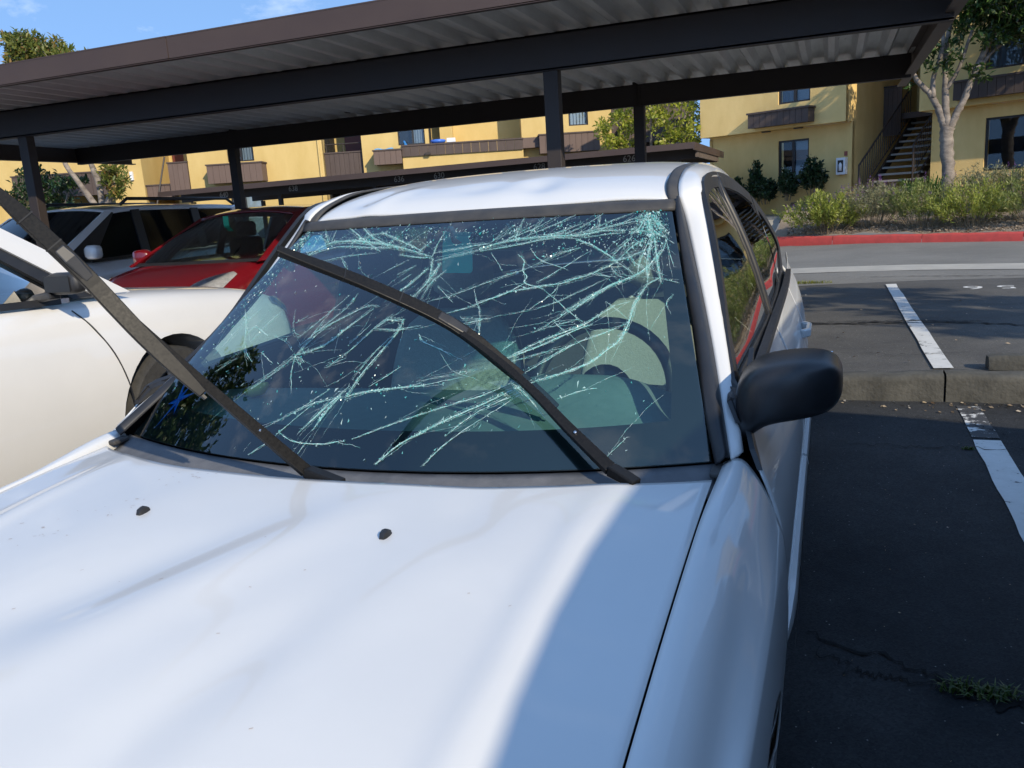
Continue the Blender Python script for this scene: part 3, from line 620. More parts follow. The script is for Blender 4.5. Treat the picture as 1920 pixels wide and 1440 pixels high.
# recessed entrance with dark balcony and door
blk(-6.08, -4.7, -.3, 7, 2.4, 3.0, S, 'recess_wall'); blk(-6.07, -4.71, 2.8, 2.96, .25, 2.4, M['boarddark'], 'landing'); balcony_box(lbd, -6.07, -4.71, 2.7, 3.66, .2, .25, M['boarddark'], .17)
mb = MB(); mb.b2((-5.68, 2.3, 2.97), (-4.95, 2.398, 5.0)); mb.build('door', M['door'], lbd)
rl = MB(); rl.tube([(-6.05, .3, 3.98), (-4.72, .3, 3.98)], .022, 6); rl.build('rail', M['iron'], lbd)
for x in (-6.0, -5.4, -4.78): mb = MB(); mb.tube([(x, .3, 3.7), (x, .3, 3.98)], .018, 6); mb.build('rail_post', M['iron'], lbd)
# middle block with balcony, window and long parapet
wall(lbd, -4.7, -2.35, -.3, 7, .0, .2, S, [(-3.42, -2.48, 3.78, 4.9)]); window(lbd, -3.42, -2.48, 3.78, 4.9, .08, .55, None, 'c')
mb = MB(); mb.quad((-4.7, 0, -.3), (-4.7, 0, 7), (-4.7, 3, 7), (-4.7, 3, -.3)); mb.build('side_wall', S, lbd)
blk(-4.69, -2.36, -.3, 7, .5, 3, M['room'], 'inner_block')
balcony_box(lbd, -4.22, -3.26, 3.13, 3.58, -.72, 0, M['board'], .2)
blk(-2.35, .88, 3.2, 7, 1.3, 3, S, 'upper_wall'); blk(-2.0, -1.55, 3.3, 7, .7, 1.3, S, 'pilaster'); blk(-3.25, .9, -.3, 3.35, -.55, 1.6, S, 'lower_wall')
b = empty('parapet', (0, 0, 0), parent=lbd); n = 14
for i in range(n):
    mb = MB(); w = 4.15/n; mb.b2((-3.25+i*w+.004, -.62, 3.35), (-3.25+(i+1)*w-.004, -.552, 3.68)); mb.build('board', M['boarddark'], b)
mb = MB(); mb.b2((-3.27, -.65, 3.682), (.92, -.5, 3.73)); mb.build('cap_rail', M['boarddark'], b)
mb = MB(); mb.b2((-2.45, -.74, 3.36), (-2.28, -.625, 3.44)); mb.build('drain_spout', M['iron'], lbd)
# right part with balcony and window, partly behind the middle tree
wall(lbd, .88, 4.0, -.3, 7, -.2, .2, S, [(2.53, 3.2, 4.05, 5.2)]); window(lbd, 2.53, 3.2, 4.05, 5.2, -.12, None, 'v'); blk(.9, 4.0, -.3, 7, .3, 3, M['room'], 'inner_block')
blk(.88, 1.45, 3.38, 3.72, -.62, -.2, M['board'], 'parapet_return'); balcony_box(lbd, 1.45, 3.5, 3.15, 3.74, -.9, -.2, M['board'], .21)
mb = MB(); mb.quad((.88, -.2, -.3), (.88, -.2, 7), (.88, 2, 7), (.88, 2, -.3)); mb.build('side_wall', S, lbd)
blk(4.0, 7.2, -.3, 7, 1.2, 3, M['boarddark'], 'recess_wall')
balcony_box(lbd, 4.6, 6.8, 3.4, 4.1, .6, 1.2, M['boarddark'], .2)
# things on the terrace
M['bluecloth'] = pmat('blue_canvas', (.02, .16, .42), .8)
M['whiteplastic'] = pmat('white_plastic', (.7, .72, .75), .5)
LBM = Matrix.Translation(lbd.location) @ Matrix.Rotation(R(21.37), 4, 'Z')
def terrace(name, label, cat, loc, mb, mats, **k):
    o = mb.build(name, mats, **k); o.matrix_world = LBM @ Matrix.Translation(loc); return tag(o, label, cat)
mb = MB(); mb.add([(-.10, 0, .0), (.12, 0, 0), (.12, .2, 0), (-.10, .2, 0), (-.22, .05, .55), (-.16, .05, .55), (-.16, .12, .55), (-.22, .12, .55)], [(0, 3, 2, 1), (4, 5, 6, 7), (0, 1, 5, 4), (1, 2, 6, 5), (2, 3, 7, 6), (3, 0, 4, 7)])
terrace('folded_umbrella', 'folded blue parasol leaning on the far terrace', 'umbrella', (-3.0, -.35, 3.36), mb, M['bluecloth'], bevel=.03)
mb = MB(); mb.lathe((0, 0, 0), (0, 0, 1), [(0, .0), (0, .22), (.06, .27), (.11, .25), (.13, .1), (.13, 0)], 14)
terrace('blue_tub', 'small blue tub on the far terrace parapet', 'tub', (-2.0, -.45, 3.735), mb, pmat('blue_plastic', (.05, .16, .6), .4), smooth=True)
mb = MB(); mb.box((0, 0, .07), (.3, .2, .14))
terrace('white_crate', 'small white crate beside the blue tub on the far parapet', 'crate', (-1.55, -.5, 3.735), mb, M['whiteplastic'], bevel=.015)
mb = MB(); mb.grid(lambda u, v: (lerp(-.32, .32, u), lerp(-.12, .1, v), .012+.02*math.sin(u*9)-.12*max(0, .3-v)), 12, 6)
terrace('blue_towel', 'light blue towel lying over the brown balcony box', 'towel', (-3.85, -.62, 3.645), mb, pmat('light_blue_towel', (.12, .35, .6), .9), solid=.01)
# ================================================================== THE WHITE SEDAN (car frame: x right, y towards its tail, z up)
car = tag(empty('white_sedan', (0, 0, 0), (R(1.72), 0, 0)), 'white sedan with shattered windshield and lifted wipers, in the foreground', 'car')
def P_(mb, name, mat, parent=car, **k): return mb.build(name, mat, parent, **k)
# ---- hood
HB = [(-1.16, .66), (-1.10, .725), (-1.0, .775), (-.8, .828), (-.6, .854), (-.4, .872), (-.2, .884), (0, .889)]
def hood_rear(x): return -.184+.17*(abs(x)/.72)**2.8
def g2(x, y, x0, y0, sx, sy, rot, d):
    c, s = math.cos(rot), math.sin(rot); a = (x-x0)*c+(y-y0)*s; b = -(x-x0)*s+(y-y0)*c
    return d*math.exp(-(a/sx)**2-(b/sy)**2)
def hood_z(x, y):
    z = prof(HB, y); ax = abs(x)
    z -= .007*(ax/.57)**2
    if ax > .545: z -= .16*(ax-.545)**1.0*min(1, (ax-.545)/.05)*.5
    z += .0045*math.exp(-((ax-.548)/.026)**2)*min(1, max(0, (-.10-y)/.2))
    # damage: shallow buckles and dents
    z += g2(x, y, .02, -.55, .07, .30, -.45, .0085) + g2(x, y, .20, -.74, .06, .22, -.3, -.0075) + g2(x, y, -.16, -.62, .08, .26, -.6, -.0080)
    z += g2(x, y, .33, -.50, .10, .20, -.5, .0045) + g2(x, y, -.30, -.42, .10, .22, -.2, .004) + g2(x, y, .36, -.27, .05, .10, .3, -.0035) + g2(x, y, -.05, -.30, .12, .10, 0, -.003)
    return z
def hood_fn(u, v):
    x = lerp(-.7225, .7225, u); y = lerp(-1.14+.17*(x/.72)**2, hood_rear(x), v); return (x, y, hood_z(x, y))
mb = MB(); mb.grid(hood_fn, 96, 80); P_(mb, 'hood', M['white'], smooth=True, solid=.006)
# washer nozzles
for sx in (-.252, .252):
    z = hood_z(sx, -.376); mb = MB()
    rings = []
    for t, w, h in ((-.012, .005, .003), (-.008, .007, .010), (.002, .0085, .0125), (.011, .008, .008), (.015, .005, .001)):
        rings.append([(sx-w, -.376+t, z-.003), (sx-w*.7, -.376+t, z+h*.8), (sx, -.376+t, z+h), (sx+w*.7, -.376+t, z+h*.8), (sx+w, -.376+t, z-.003)])
    mb.loft(rings); P_(mb, 'washer_nozzle', M['trim'], smooth=True, angle=28)
# paint scuffs and specks on the hood
M['scuff'] = pmat('scuff_marks', (.38, .32, .31), .8)
mb = MB(); q = random.Random(5)
for cx0, cy0, n, sp in ((-.40, -.47, 14, .035), (-.33, -.36, 12, .03), (-.30, -.22, 10, .03), (-.26, -.20, 6, .02), (.1, -.6, 6, .25), (-.2, -.7, 5, .2), (.4, -.6, 3, .12)):
    for k in range(n):
        x, y = q.gauss(cx0, sp), q.gauss(cy0, sp*.7); l_, w = q.uniform(.001, .0035), q.uniform(.0004, .001); a = q.gauss(.5, .5); c, s = math.cos(a), math.sin(a)
        pts = [(x+dx*c-dy*s, y+dx*s+dy*c) for dx, dy in ((-l_, -w), (l_, -w), (l_, w), (-l_, w))]
        mb.add([(px, py, hood_z(px, py)+.0008) for px, py in pts], [(0, 1, 2, 3)])
P_(mb, 'scuff_mark', M['scuff']); bpy.data.objects['scuff_mark']['kind'] = 'stuff'
# ---- side surface
SX = [(.16, .775), (.22, .80), (.35, .832), (.50, .846), (.62, .848), (.74, .838), (.83, .812), (.90, .783), (.95, .762)]
def sx_(y, z):
    x = prof(SX, z)
    if y > 1.5: x -= .055*((y-1.5)/1.5)**2
    if y < -.2: x -= .030*((-.2-y)/.9)**2
    return x
def belt(y): return .948+.012*y
WY, WR = -.40, .335      # front wheel arch
WY2 = 2.10               # rear wheel arch
def zlow(y, base=.20):
    z = base
    for c in (WY, WY2):
        d = abs(y-c)
        if d < WR: z = max(z, .30+math.sqrt(WR*WR-d*d))
    return z
for s in (1, -1):
    # fender: from the hood gap over the shoulder and down
    def fen(u, v, s=s):
        y = lerp(-1.02, .062, u)
        gx = .7265-.03*max(0, (-.75-y))/.3; gz = hood_z(.7195, min(y, hood_rear(.7195)))-.001+max(0, y+.02)*.10
        top = A((gx, gz), (gx+.022, gz-.004), (gx+.052, gz-.028), (gx+.078, gz-.070), (sx_(y, .735), .735)); tr_ = A((.734, .868), (.764, .877), (.786, .855), (.810, .812), (sx_(y, .735), .735))
        k_ = min(1, max(0, (y+.24)/.30)); k_ = k_*k_*(3-2*k_); top = [a_+(b_-a_)*k_ for a_, b_ in zip(top, tr_)]
        zl = zlow(y)
        if v < .045: return (s*(top[0][0]-.001), y, top[0][1]-.04)
        if v < .5:
            p = spline(A(*top), (v-.045)/.455); return (s*p[0], y, p[1])
        z = lerp(.735, zl, (v-.5)/.5); return (s*sx_(y, z), y, z)
    mb = MB(); mb.grid(fen, 64, 34, flip=(s < 0)); P_(mb, 'fender', M['white'], smooth=True, solid=.004, soff=-1)
    # doors and rear quarter
    for nm, y0, y1 in (('front_door', .068, 1.125), ('rear_door', 1.131, 1.985), ('quarter_panel', 1.991, 2.95)):
        def dr(u, v, s=s, y0=y0, y1=y1, nm=nm):
            y = lerp(y0, y1, u); zl = zlow(y); z = lerp(zl, belt(y), v)
            if nm == 'front_door': y = lerp(y0+max(0, z-.862)*1.35, y1, u)
            return (s*sx_(y, z), y, z)
        mb = MB(); mb.grid(dr, 40, 26, flip=(s < 0)); P_(mb, nm, [M['white'], M['interior']], smooth=True, solid=.004, inner=True)
    # gap shadows behind the shut lines
    mb = MB(); mb.grid(lambda u, v: (s*(sx_(lerp(.04, 2.1, u), lerp(.2, .855, v))-.02), lerp(.04, 1.75, u), lerp(.2, .855, v)), 16, 10, flip=(s < 0)); P_(mb, 'door_inner', M['interior'])
    # rocker and rub strip
    mb = MB(); mb.bar([(s*.80, -.03, .20), (s*.80, 1.72, .20)], (.05, .10)); P_(mb, 'rocker', M['white'], bevel=.02)
    for nm, y0, y1 in (('rub_strip', .074, 1.12), ('rub_strip', 1.14, 1.74)):
        mb = MB(); rings = []
        for i in range(13):
            t = i/12; y = lerp(y0, y1, t); k = min(1, t*7+.12) if y0 < 1 else 1; x0 = sx_(y, .50)
            rings.append([(s*(x0-.004), y, .50-.034*k), (s*(x0+.012*k), y, .50-.030*k), (s*(x0+.018*k), y, .50), (s*(x0+.012*k), y, .50+.030*k), (s*(x0-.004), y, .50+.034*k)])
        mb.loft(rings); o = P_(mb, nm, M['white'], smooth=True, angle=40)
        mb = MB(); mb.grid(lambda u, v: (s*(sx_(lerp(y0, y1, u), .50)+.0185+.0*v), lerp(y0, y1, u), .50+lerp(-.008, .008, v)), 12, 1, flip=(s < 0)); mb.build('groove', M['rubber'], o)
    for yh in (.92, 1.80):
        mb = MB(); xh = sx_(yh, .80); mb.bar([(s*(xh+.002), yh-.09, .80), (s*(xh+.024), yh-.06, .80), (s*(xh+.026), yh+.06, .80), (s*(xh+.002), yh+.09, .80)], (.02, .032)); P_(mb, 'door_handle', M['white'], bevel=.006)
    # ---- A-pillar / cantrail / C-pillar in white
    I_ = A((.748, .055, .884), (.667, .40, 1.069), (.583, .665, 1.275), (.552, .73, 1.362), (.541, .85, 1.404), (.540, 1.0, 1.424), (.536, 1.3, 1.432), (.53, 1.6, 1.412), (.525, 1.9, 1.36), (.535, 2.2, 1.25), (.565, 2.5, 1.10), (.60, 2.72, .985))
    O_ = A((.770, .085, .885), (.698, .44, 1.066), (.628, .70, 1.29), (.607, .79, 1.362), (.603, .90, 1.384), (.604, 1.05, 1.389), (.604, 1.3, 1.378), (.608, 1.6, 1.340), (.628, 1.88, 1.262), (.668, 2.08, 1.14), (.715, 2.16, 1.03), (.752, 2.19, .972))
    def pil(u, v, s=s):
        a, b = spline(I_, u), spline(O_, u); p = a+(b-a)*v
        c = math.sin(math.pi*v)*(.014 if .25 < u < .8 else .009)
        return (s*(p[0]+c*.8), p[1], p[2]+c*.6)
    mb = MB(); mb.grid(pil, 80, 8, flip=(s > 0)); P_(mb, 'roof_pillar', [M['white'], M['interior']], smooth=True, solid=.012, soff=-1, inner=True)
    # black windshield side moulding
    def G(t): return spline(A((.722, .035, .876), (.677, .19, .967), (.633, .37, 1.075), (.588, .53, 1.20), (.547, .685, 1.332)), t)
    def trim(u, v, s=s):
        g = G(u); o_ = spline(I_, u*2.75/11); p = np.array(g)+(o_-np.array(g))*v; c = .012*math.sin(math.pi*v)
        return (s*(p[0]+c*.3), p[1]-c*.6, p[2]+c)
    mb = MB(); mb.grid(trim, 40, 8, flip=(s > 0)); P_(mb, 'windshield_moulding', M['trim'], smooth=True, solid=.006)
    # dark drip channel between roof and cantrail
    def drip(u, v, s=s):
        i = spline(I_, (2.55+7.6*u)/11); return (s*(i[0]-.030+.034*v), i[1], i[2]-.003+.004*math.sin(math.pi*v)-.004*v+.004*(1-v))
    mb = MB(); mb.grid(drip, 40, 4, flip=(s > 0)); P_(mb, 'drip_moulding', M['rubber'], smooth=True, solid=.006)
    # ---- window frames and glass
    def gh(y, z):                       # greenhouse side surface
        b_ = .762 if y < 1.5 else .762-.02*((y-1.5)/.7)
        k = min(1, max(0, (y-.25)/.9)); k = k*k*(3-2*k); fr0 = prof([(.87, .775), (.94, .752), (1.0, .727), (1.066, .699), (1.2, .658), (1.29, .630), (1.362, .608), (1.40, .600)], z)
        return (1-k)*fr0+k*prof([(.94, b_), (1.0, b_-.016), (1.1, .718), (1.2, .683), (1.30, .640), (1.36, .611), (1.40, .598)], z)
    def top(y): return prof([(.085, .885), (.44, 1.066), (.70, 1.29), (.79, 1.362), (.90, 1.384), (1.05, 1.389), (1.3, 1.378), (1.6, 1.34), (1.88, 1.262), (2.08, 1.14), (2.16, 1.03), (2.19, .972)], y)
    def ring(y0, y1, ins):
        n = 22; lo = [(lerp(y0, y1, i/n), belt(lerp(y0, y1, i/n))+ins*.7) for i in range(n+1)]; hi = [(lerp(y1, y0, i/n), max(top(lerp(y1, y0, i/n))-ins, belt(lerp(y1, y0, i/n))+ins*.7)) for i in range(n+1)]
        return lo+hi
    def band(y0, y1, a, b, off, s=s):
        r0 = ring(y0, y1, a); r1 = ring(y0+(b-a)*.8, y1-(b-a)*.8, b); n = len(r0); mb = MB()
        vs = [(s*(gh(y, z)+off), y, z) for y, z in r0]+[(s*(gh(y, z)+off-.004), y, z) for y, z in r1]
        mb.add(vs, [(i, (i+1) % n, n+(i+1) % n, n+i) for i in range(n)]); return mb
    for y0, y1 in ((.13, 1.118), (1.138, 1.78), (1.80, 2.15)):
        P_(band(y0, y1, -.014, .030, .002), 'window_frame', M['trim'], solid=.012, soff=-1)
        r = ring(y0+.012, y1-.012, .022); n = len(r)//2
        mb = MB(); vs = []
        for i in range(n):
            y, zl = r[i]; zh = r[2*n-1-i][1]
            for k in range(7): z = lerp(zl, zh, k/6); vs.append((s*(gh(y, z)-.006), y, z))
        mb.add(vs, [(i*7+k, (i+1)*7+k, (i+1)*7+k+1, i*7+k+1) for i in range(n-1) for k in range(6)]); P_(mb, 'door_glass', M['sglass'] if y0 < 1 else M['rglass'], smooth=True)
    mb = MB(); mb.grid(lambda u, v: (s*(gh(lerp(1.108, 1.148, u), lerp(belt(1.12), 1.388, v))+.0035), lerp(1.108, 1.148, u), lerp(belt(1.12), 1.388, v)), 2, 14, flip=(s < 0)); P_(mb, 'pillar_trim', M['trim'], smooth=True, solid=.02)
    mb = MB(); mb.bar([(s*(sx_(y, belt(y))+.004), y, belt(y)+.004) for y in [.22+i*.16 for i in range(13)]], (.020, .026)); P_(mb, 'belt_seal', M['trim'])
    if s > 0: mb = MB(); tri = [(.066, .858), (.185, .944), (.36, .952), (.36, 1.03), (.16, .945), (.082, .893)]; mb.prism([(s*(max(gh(y, z), sx_(y, min(z, .95)))+.004), y, z) for y, z in tri], (s*-.01, 0, 0)); P_(mb, 'mirror_sail', M['blackplastic'])
    # ---- door mirror
    mo = MB(); rings = []
    # sections run outwards in x: (x, y_front, y_back, z_bottom, z_top)
    for x, ya, yb, z0, z1 in ((.742, .16, .31, .862, .985), (.757, .13, .30, .872, 1.012), (.776, .108, .29, .896, 1.034), (.802, .097, .285, .922, 1.047), (.84, .092, .28, .932, 1.055), (.88, .10, .285, .938, 1.057), (.915, .118, .29, .945, 1.052), (.936, .15, .292, .960, 1.036), (.944, .19, .285, .980, 1.012)):
        r_ = []
        for k in range(16):
            a = 2*math.pi*k/16; cx_, cz_ = math.cos(a), math.sin(a); e = .47
            yy = (ya+yb)/2+(yb-ya)/2*math.copysign(abs(cx_)**e, cx_); zz = (z0+z1)/2+(z1-z0)/2*math.copysign(abs(cz_)**e, cz_); r_.append((s*x, yy, zz))
        rings.append(r_)
    if s < 0: continue                  # the passenger-side mirror is missing
    mo.loft(rings); mir = P_(mo, 'door_mirror', M['blackplastic'], smooth=True, angle=60)
    if s < 0: recalc(mir)
    md = mir.modifiers.new('sub', 'SUBSURF'); md.levels = 1; md.render_levels = 2
    mb = MB(); mb.box((s*.87, .292, .995), (.11, .004, .085)); mb.build('mirror_glass', M['chrome'], mir, bevel=.02)
# ---- cowl
def WSb(u): return np.array([.712*u, -.085+.15*u*u, .872])
def WS(u, v, off=0):
    B = np.array([.712*u, -.085+.15*u*u, .872]); T_ = np.array([.54*u, .64+.045*u*u, 1.332-.006*u*u]); nn = np.array([0, -.52, .854])
    return B+(T_-B)*v+np.array([0, -.5, .85])*.022*math.sin(math.pi*v)*(1-.3*u*u)+nn*off
def cowl(u, v):
    uu = lerp(-1.03, 1.03, u); b = np.array([.712*uu, -.085+.15*uu*uu, .866]); x = b[0]
    a = np.array([x*1.0, hood_rear(min(abs(x), .72))-.03, hood_z(min(abs(x), .7), hood_rear(min(abs(x), .7)))-.022])
    p = a+(b-a)*v; p[2] += -.010*math.sin(math.pi*v); return tuple(p)
mb = MB(); mb.grid(cowl, 60, 8); cw = P_(mb, 'cowl_panel', M['cowl'], smooth=True, solid=.004)
for s in (1, -1):
    mb = MB(); mb.box((s*.732, .030, .864), (.034, .05, .012)); mb.build('end_cap', M['rubber'], cw, bevel=.004)
# ---- windshield: glass, black border, cracks
mb = MB(); mb.grid(lambda u, v: tuple(WS(2*u-1, v)), 48, 40); wsh = P_(mb, 'windshield', M['glass'], smooth=True)
def border(fn, nu, nv): return MB().grid(fn, nu, nv)
P_bd = MB()
P_bd.grid(lambda u, v: tuple(WS(2*u-1, v*(.115+.02*(2*u-1)**4), -.003)), 48, 4)
P_bd.grid(lambda u, v: tuple(WS(2*u-1, 1-v*.045, -.003)), 48, 2)
for s in (1, -1): P_bd.grid(lambda u, v: tuple(WS(s*(1-.075*u-.05*u*max(0, .25-v)*4*.5), .05+.92*v, -.0032)), 3, 40, flip=s > 0)
o = P_bd.build('glass_border', M['frit'], wsh)
# tinted shade band along the top of the glass
mb = MB(); mb.grid(lambda u, v: tuple(WS((2*u-1)*.985, .89+.085*v, -.0015)), 40, 4); mb.build('shade_band', glassmat('teal_shade_band', (.36, .72, .76), 0.0), wsh)
# cracked glass lines in windshield coordinates: (strands, spread, thickness, u v u v ... in thousandths)
CR=[(9,0.0096,2,[-809,820,-738,886,-619,897,-484,883,-347,858,-212,824,-66,780]),
(4,0.0064,1,[-809,820,-651,864,-393,844,-280,844]),
(3,0.0048,1,[-669,786,-536,807,-370,816]),
(3,0.0048,1,[-744,892,-850,935]),
(2,0.0048,1,[-744,892,-854,978]),
(2,0.0048,1,[-729,897,-772,972]),
(2,0.0032,1,[-827,856,-855,971]),
(6,0.0096,1,[-727,994,-562,917,-479,877,-363,821]),
(5,0.0096,1,[-595,972,-461,899,-325,852]),
(5,0.0096,1,[-453,939,-273,871,-124,809]),
(4,0.0128,1,[-574,888,-482,923,-404,930]),
(4,0.0128,1,[-343,853,-340,909]),
(5,0.0128,1,[-248,837,-223,880]),
(4,0.0128,1,[-151,810,-121,863]),
(6,0.0128,1,[-58,774,-160,784,-248,799]),
(4,0.0048,2,[-58,774,-31,718,-14,670]),
(7,0.0096,2,[-4,747,-18,651,-56,571]),
(5,0.008,1,[43,710,5,650,-8,557]),
(5,0.008,2,[-49,724,-89,653,-134,604]),
(2,0.0048,1,[-118,741,-187,695]),
(2,0.0048,1,[-190,760,-267,707]),
(1,0.0016,1,[-115,697,-159,655]),
(1,0.0016,1,[-305,674,-359,690]),
(8,0.0144,1,[-63,801,47,816,119,829,191,841]),
(6,0.0128,1,[-39,758,107,793,199,819]),
(4,0.0096,1,[-64,785,-74,855,-77,922]),
(2,0.0032,1,[-470,417,-411,506,-355,604]),
(2,0.0048,1,[-440,382,-330,545,-321,613]),
(3,0.0064,1,[-412,439,-258,540,-181,552]),
(2,0.0032,1,[-204,352,-141,460,-91,517]),
(1,0.0016,1,[-214,393,-167,472]),
(3,0.0048,1,[-570,798,-500,747,-470,725]),
(1,0.0016,1,[56,435,86,405,158,379,211,353]),
(3,0.008,1,[126,513,213,536,289,571]),
(1,0.0016,1,[207,617,235,564,264,514,288,428]),
(1,0.0016,1,[40,635,140,558]),
(2,0.0064,1,[27,565,147,601,262,651]),
(3,0.0128,1,[197,496,314,489]),
(3,0.0048,1,[-427,348,-412,437,-395,541]),
(4,0.0048,1,[-427,348,-372,456,-271,530]),
(5,0.0048,2,[-427,348,-321,389,-266,456,-198,539]),
(8,0.008,1,[-427,348,-464,300,-515,244,-536,218]),
(2,0.0048,1,[-427,348,-397,290,-342,213]),
(6,0.0144,1,[-445,343,-400,340,-366,324]),
(6,0.0048,2,[-33,495,-33,442,-63,363,-92,295,-108,230,-111,211]),
(3,0.0048,1,[-51,425,-92,350,-121,267]),
(5,0.008,1,[-119,248,-185,154,-226,89]),
(6,0.008,2,[-134,214,-162,152,-176,98]),
(3,0.0048,1,[-168,184,-210,110]),
(2,0.0032,1,[-219,193,-275,121,-307,76]),
(2,0.0048,1,[-191,235,-269,165,-370,96]),
(3,0.0064,1,[-111,211,-186,198,-227,185,-279,153]),
(5,0.0048,2,[-111,211,-37,232,60,244,162,256]),
(1,0.0016,1,[44,316,-44,246]),
(4,0.0048,1,[-140,456,-47,451,-21,455,51,468]),
(3,0.0048,1,[-140,456,-89,510]),
(6,0.0096,1,[-108,492,-30,491]),
(2,0.0032,1,[-142,451,-200,365,-253,307]),
(2,0.0096,1,[-262,307,-191,345]),
(3,0.0032,1,[-302,87,-227,64,-128,61,-73,70,-44,75]),
(3,0.0032,1,[-21,82,91,129,194,168]),
(4,0.0032,2,[85,7,144,72,213,115]),
(3,0.0064,1,[-914,542,-815,464,-748,392,-725,328]),
(3,0.0064,1,[-748,392,-688,348,-623,315]),
(3,0.0064,1,[-771,425,-754,460,-643,424]),
(4,0.032,1,[-874,329,-844,459,-810,543]),
(3,0.0256,1,[-783,270,-719,328]),
(4,0.0224,1,[-716,393,-695,481,-668,532]),
(2,0.0032,1,[-403,-30,-362,19,-315,61]),
(1,0.0016,1,[-188,30,-174,68]),
(1,0.0032,1,[-600,542,-516,445,-462,423]),
(1,0.0032,1,[-613,355,-511,315]),
(1,0.0032,1,[-540,478,-499,512]),
(1,0.0032,1,[-612,424,-516,399,-452,365]),
(3,0.0032,1,[163,156,261,191,359,221,439,259]),
(5,0.004,2,[184,100,261,143,366,194,460,241,525,267]),
(5,0.004,2,[518,265,591,285,678,319,725,356,770,393,796,437]),
(3,0.0064,1,[275,97,358,170,473,227]),
(2,0.0048,1,[232,6,263,50,320,107,471,220]),
(2,0.0064,1,[121,265,283,298,350,312]),
(1,0.0016,1,[128,247,277,280]),
(5,0.0048,1,[410,342,507,382,630,440,681,459]),
(2,0.0048,1,[428,330,627,387]),
(3,0.0048,1,[438,263,498,216,561,146]),
(1,0.0016,1,[59,435,100,401,204,360,260,336]),
(2,0.0048,1,[479,291,550,338,627,387]),
(1,0.0016,1,[590,206,663,228,706,234]),
(1,0.0016,1,[738,31,790,82]),
(2,0.0096,1,[267,488,292,436]),
(2,0.008,1,[209,471,284,487]),
(2,0.0064,1,[389,369,427,404]),
(9,0.0112,2,[152,811,275,848,459,863,590,863,690,882,792,877]),
(5,0.008,1,[158,799,311,822,462,851,592,844]),
(3,0.0048,1,[592,844,692,857,792,865]),
(2,0.0048,1,[247,849,382,912,467,973]),
(3,0.0048,1,[341,863,447,915,561,980]),
(4,0.0048,2,[438,864,507,886,597,926]),
(2,0.0048,1,[512,860,609,912,684,973]),
(3,0.0048,1,[574,863,714,926,839,977]),
(3,0.0064,1,[614,874,766,916,870,956]),
(3,0.0064,1,[665,884,859,930]),
(3,0.0096,1,[303,847,302,916,305,976]),
(6,0.0224,1,[193,846,272,938]),
(5,0.0192,1,[271,861,376,932]),
(4,0.016,1,[360,875,411,969]),
(3,0.0128,1,[674,889,673,967]),
(5,0.0048,2,[583,838,646,811,723,755,756,720]),
(10,0.0096,1,[887,974,898,897,904,835]),
(7,0.0128,1,[887,968,847,881,812,858]),
(6,0.0128,1,[892,968,936,882,964,820]),
(6,0.0144,1,[833,938,909,915,967,893]),
(6,0.0144,1,[812,882,896,860,961,832]),
(5,0.0064,2,[904,835,880,748,872,677,873,615]),
(5,0.0064,2,[911,835,914,719,919,618]),
(3,0.0064,1,[960,820,936,763,876,666]),
(4,0.008,1,[894,829,852,733,836,658]),
(4,0.0048,1,[921,643,873,615]),
(7,0.0144,1,[864,819,807,780,756,720]),
(6,0.0128,1,[881,777,793,735,724,722]),
(6,0.016,1,[817,839,769,782,737,743]),
(5,0.0144,1,[756,720,806,675,827,647]),
(5,0.0144,1,[797,769,829,712,859,689]),
(4,0.0128,1,[734,705,758,661,793,644]),
(6,0.0064,2,[937,774,872,688,814,648,729,610,648,549,590,504]),
(4,0.0064,1,[771,634,647,559,534,465,479,432]),
(5,0.0048,2,[756,720,664,670,594,646,543,628,440,621]),
(4,0.0048,1,[543,628,429,611,354,598,251,557]),
(3,0.0032,1,[408,638,333,589,251,557]),
(7,0.0112,1,[604,796,519,770,397,702]),
(4,0.0112,1,[397,702,310,668,224,633]),
(2,0.0048,1,[654,781,500,666,451,636]),
(2,0.0032,1,[723,646,602,580,538,548,440,518,273,490]),
(4,0.004,2,[752,526,655,461,602,437,494,389,399,337]),
(1,0.0016,1,[809,543,752,526]),
(7,0.0048,2,[873,615,829,542,807,473,792,430,769,392]),
(3,0.0032,1,[796,456,731,428,623,385,524,327]),
(2,0.0024,2,[342,772,376,742,384,697,407,664,408,638,483,609]),
(1,0.0016,1,[483,609,536,563,593,513,633,480,647,466]),
(1,0.0016,1,[215,790,269,730,296,695]),
(1,0.0016,1,[384,806,434,751,499,720,570,690]),
(1,0.0016,1,[921,638,1001,607]),
(1,0.0016,1,[964,820,999,795]),
(1,0.0016,1,[959,814,973,689]),
(1,0.0016,1,[960,566,932,533,944,486]),
(1,0.0016,1,[723,547,796,478]),
(1,0.0016,1,[543,628,523,588,448,523]),
(1,0.0016,1,[664,665,762,650]),
(2,0.0128,1,[681,674,731,651]),
(1,0.0016,1,[550,469,604,415]),
(2,0.0064,1,[633,480,520,448])]

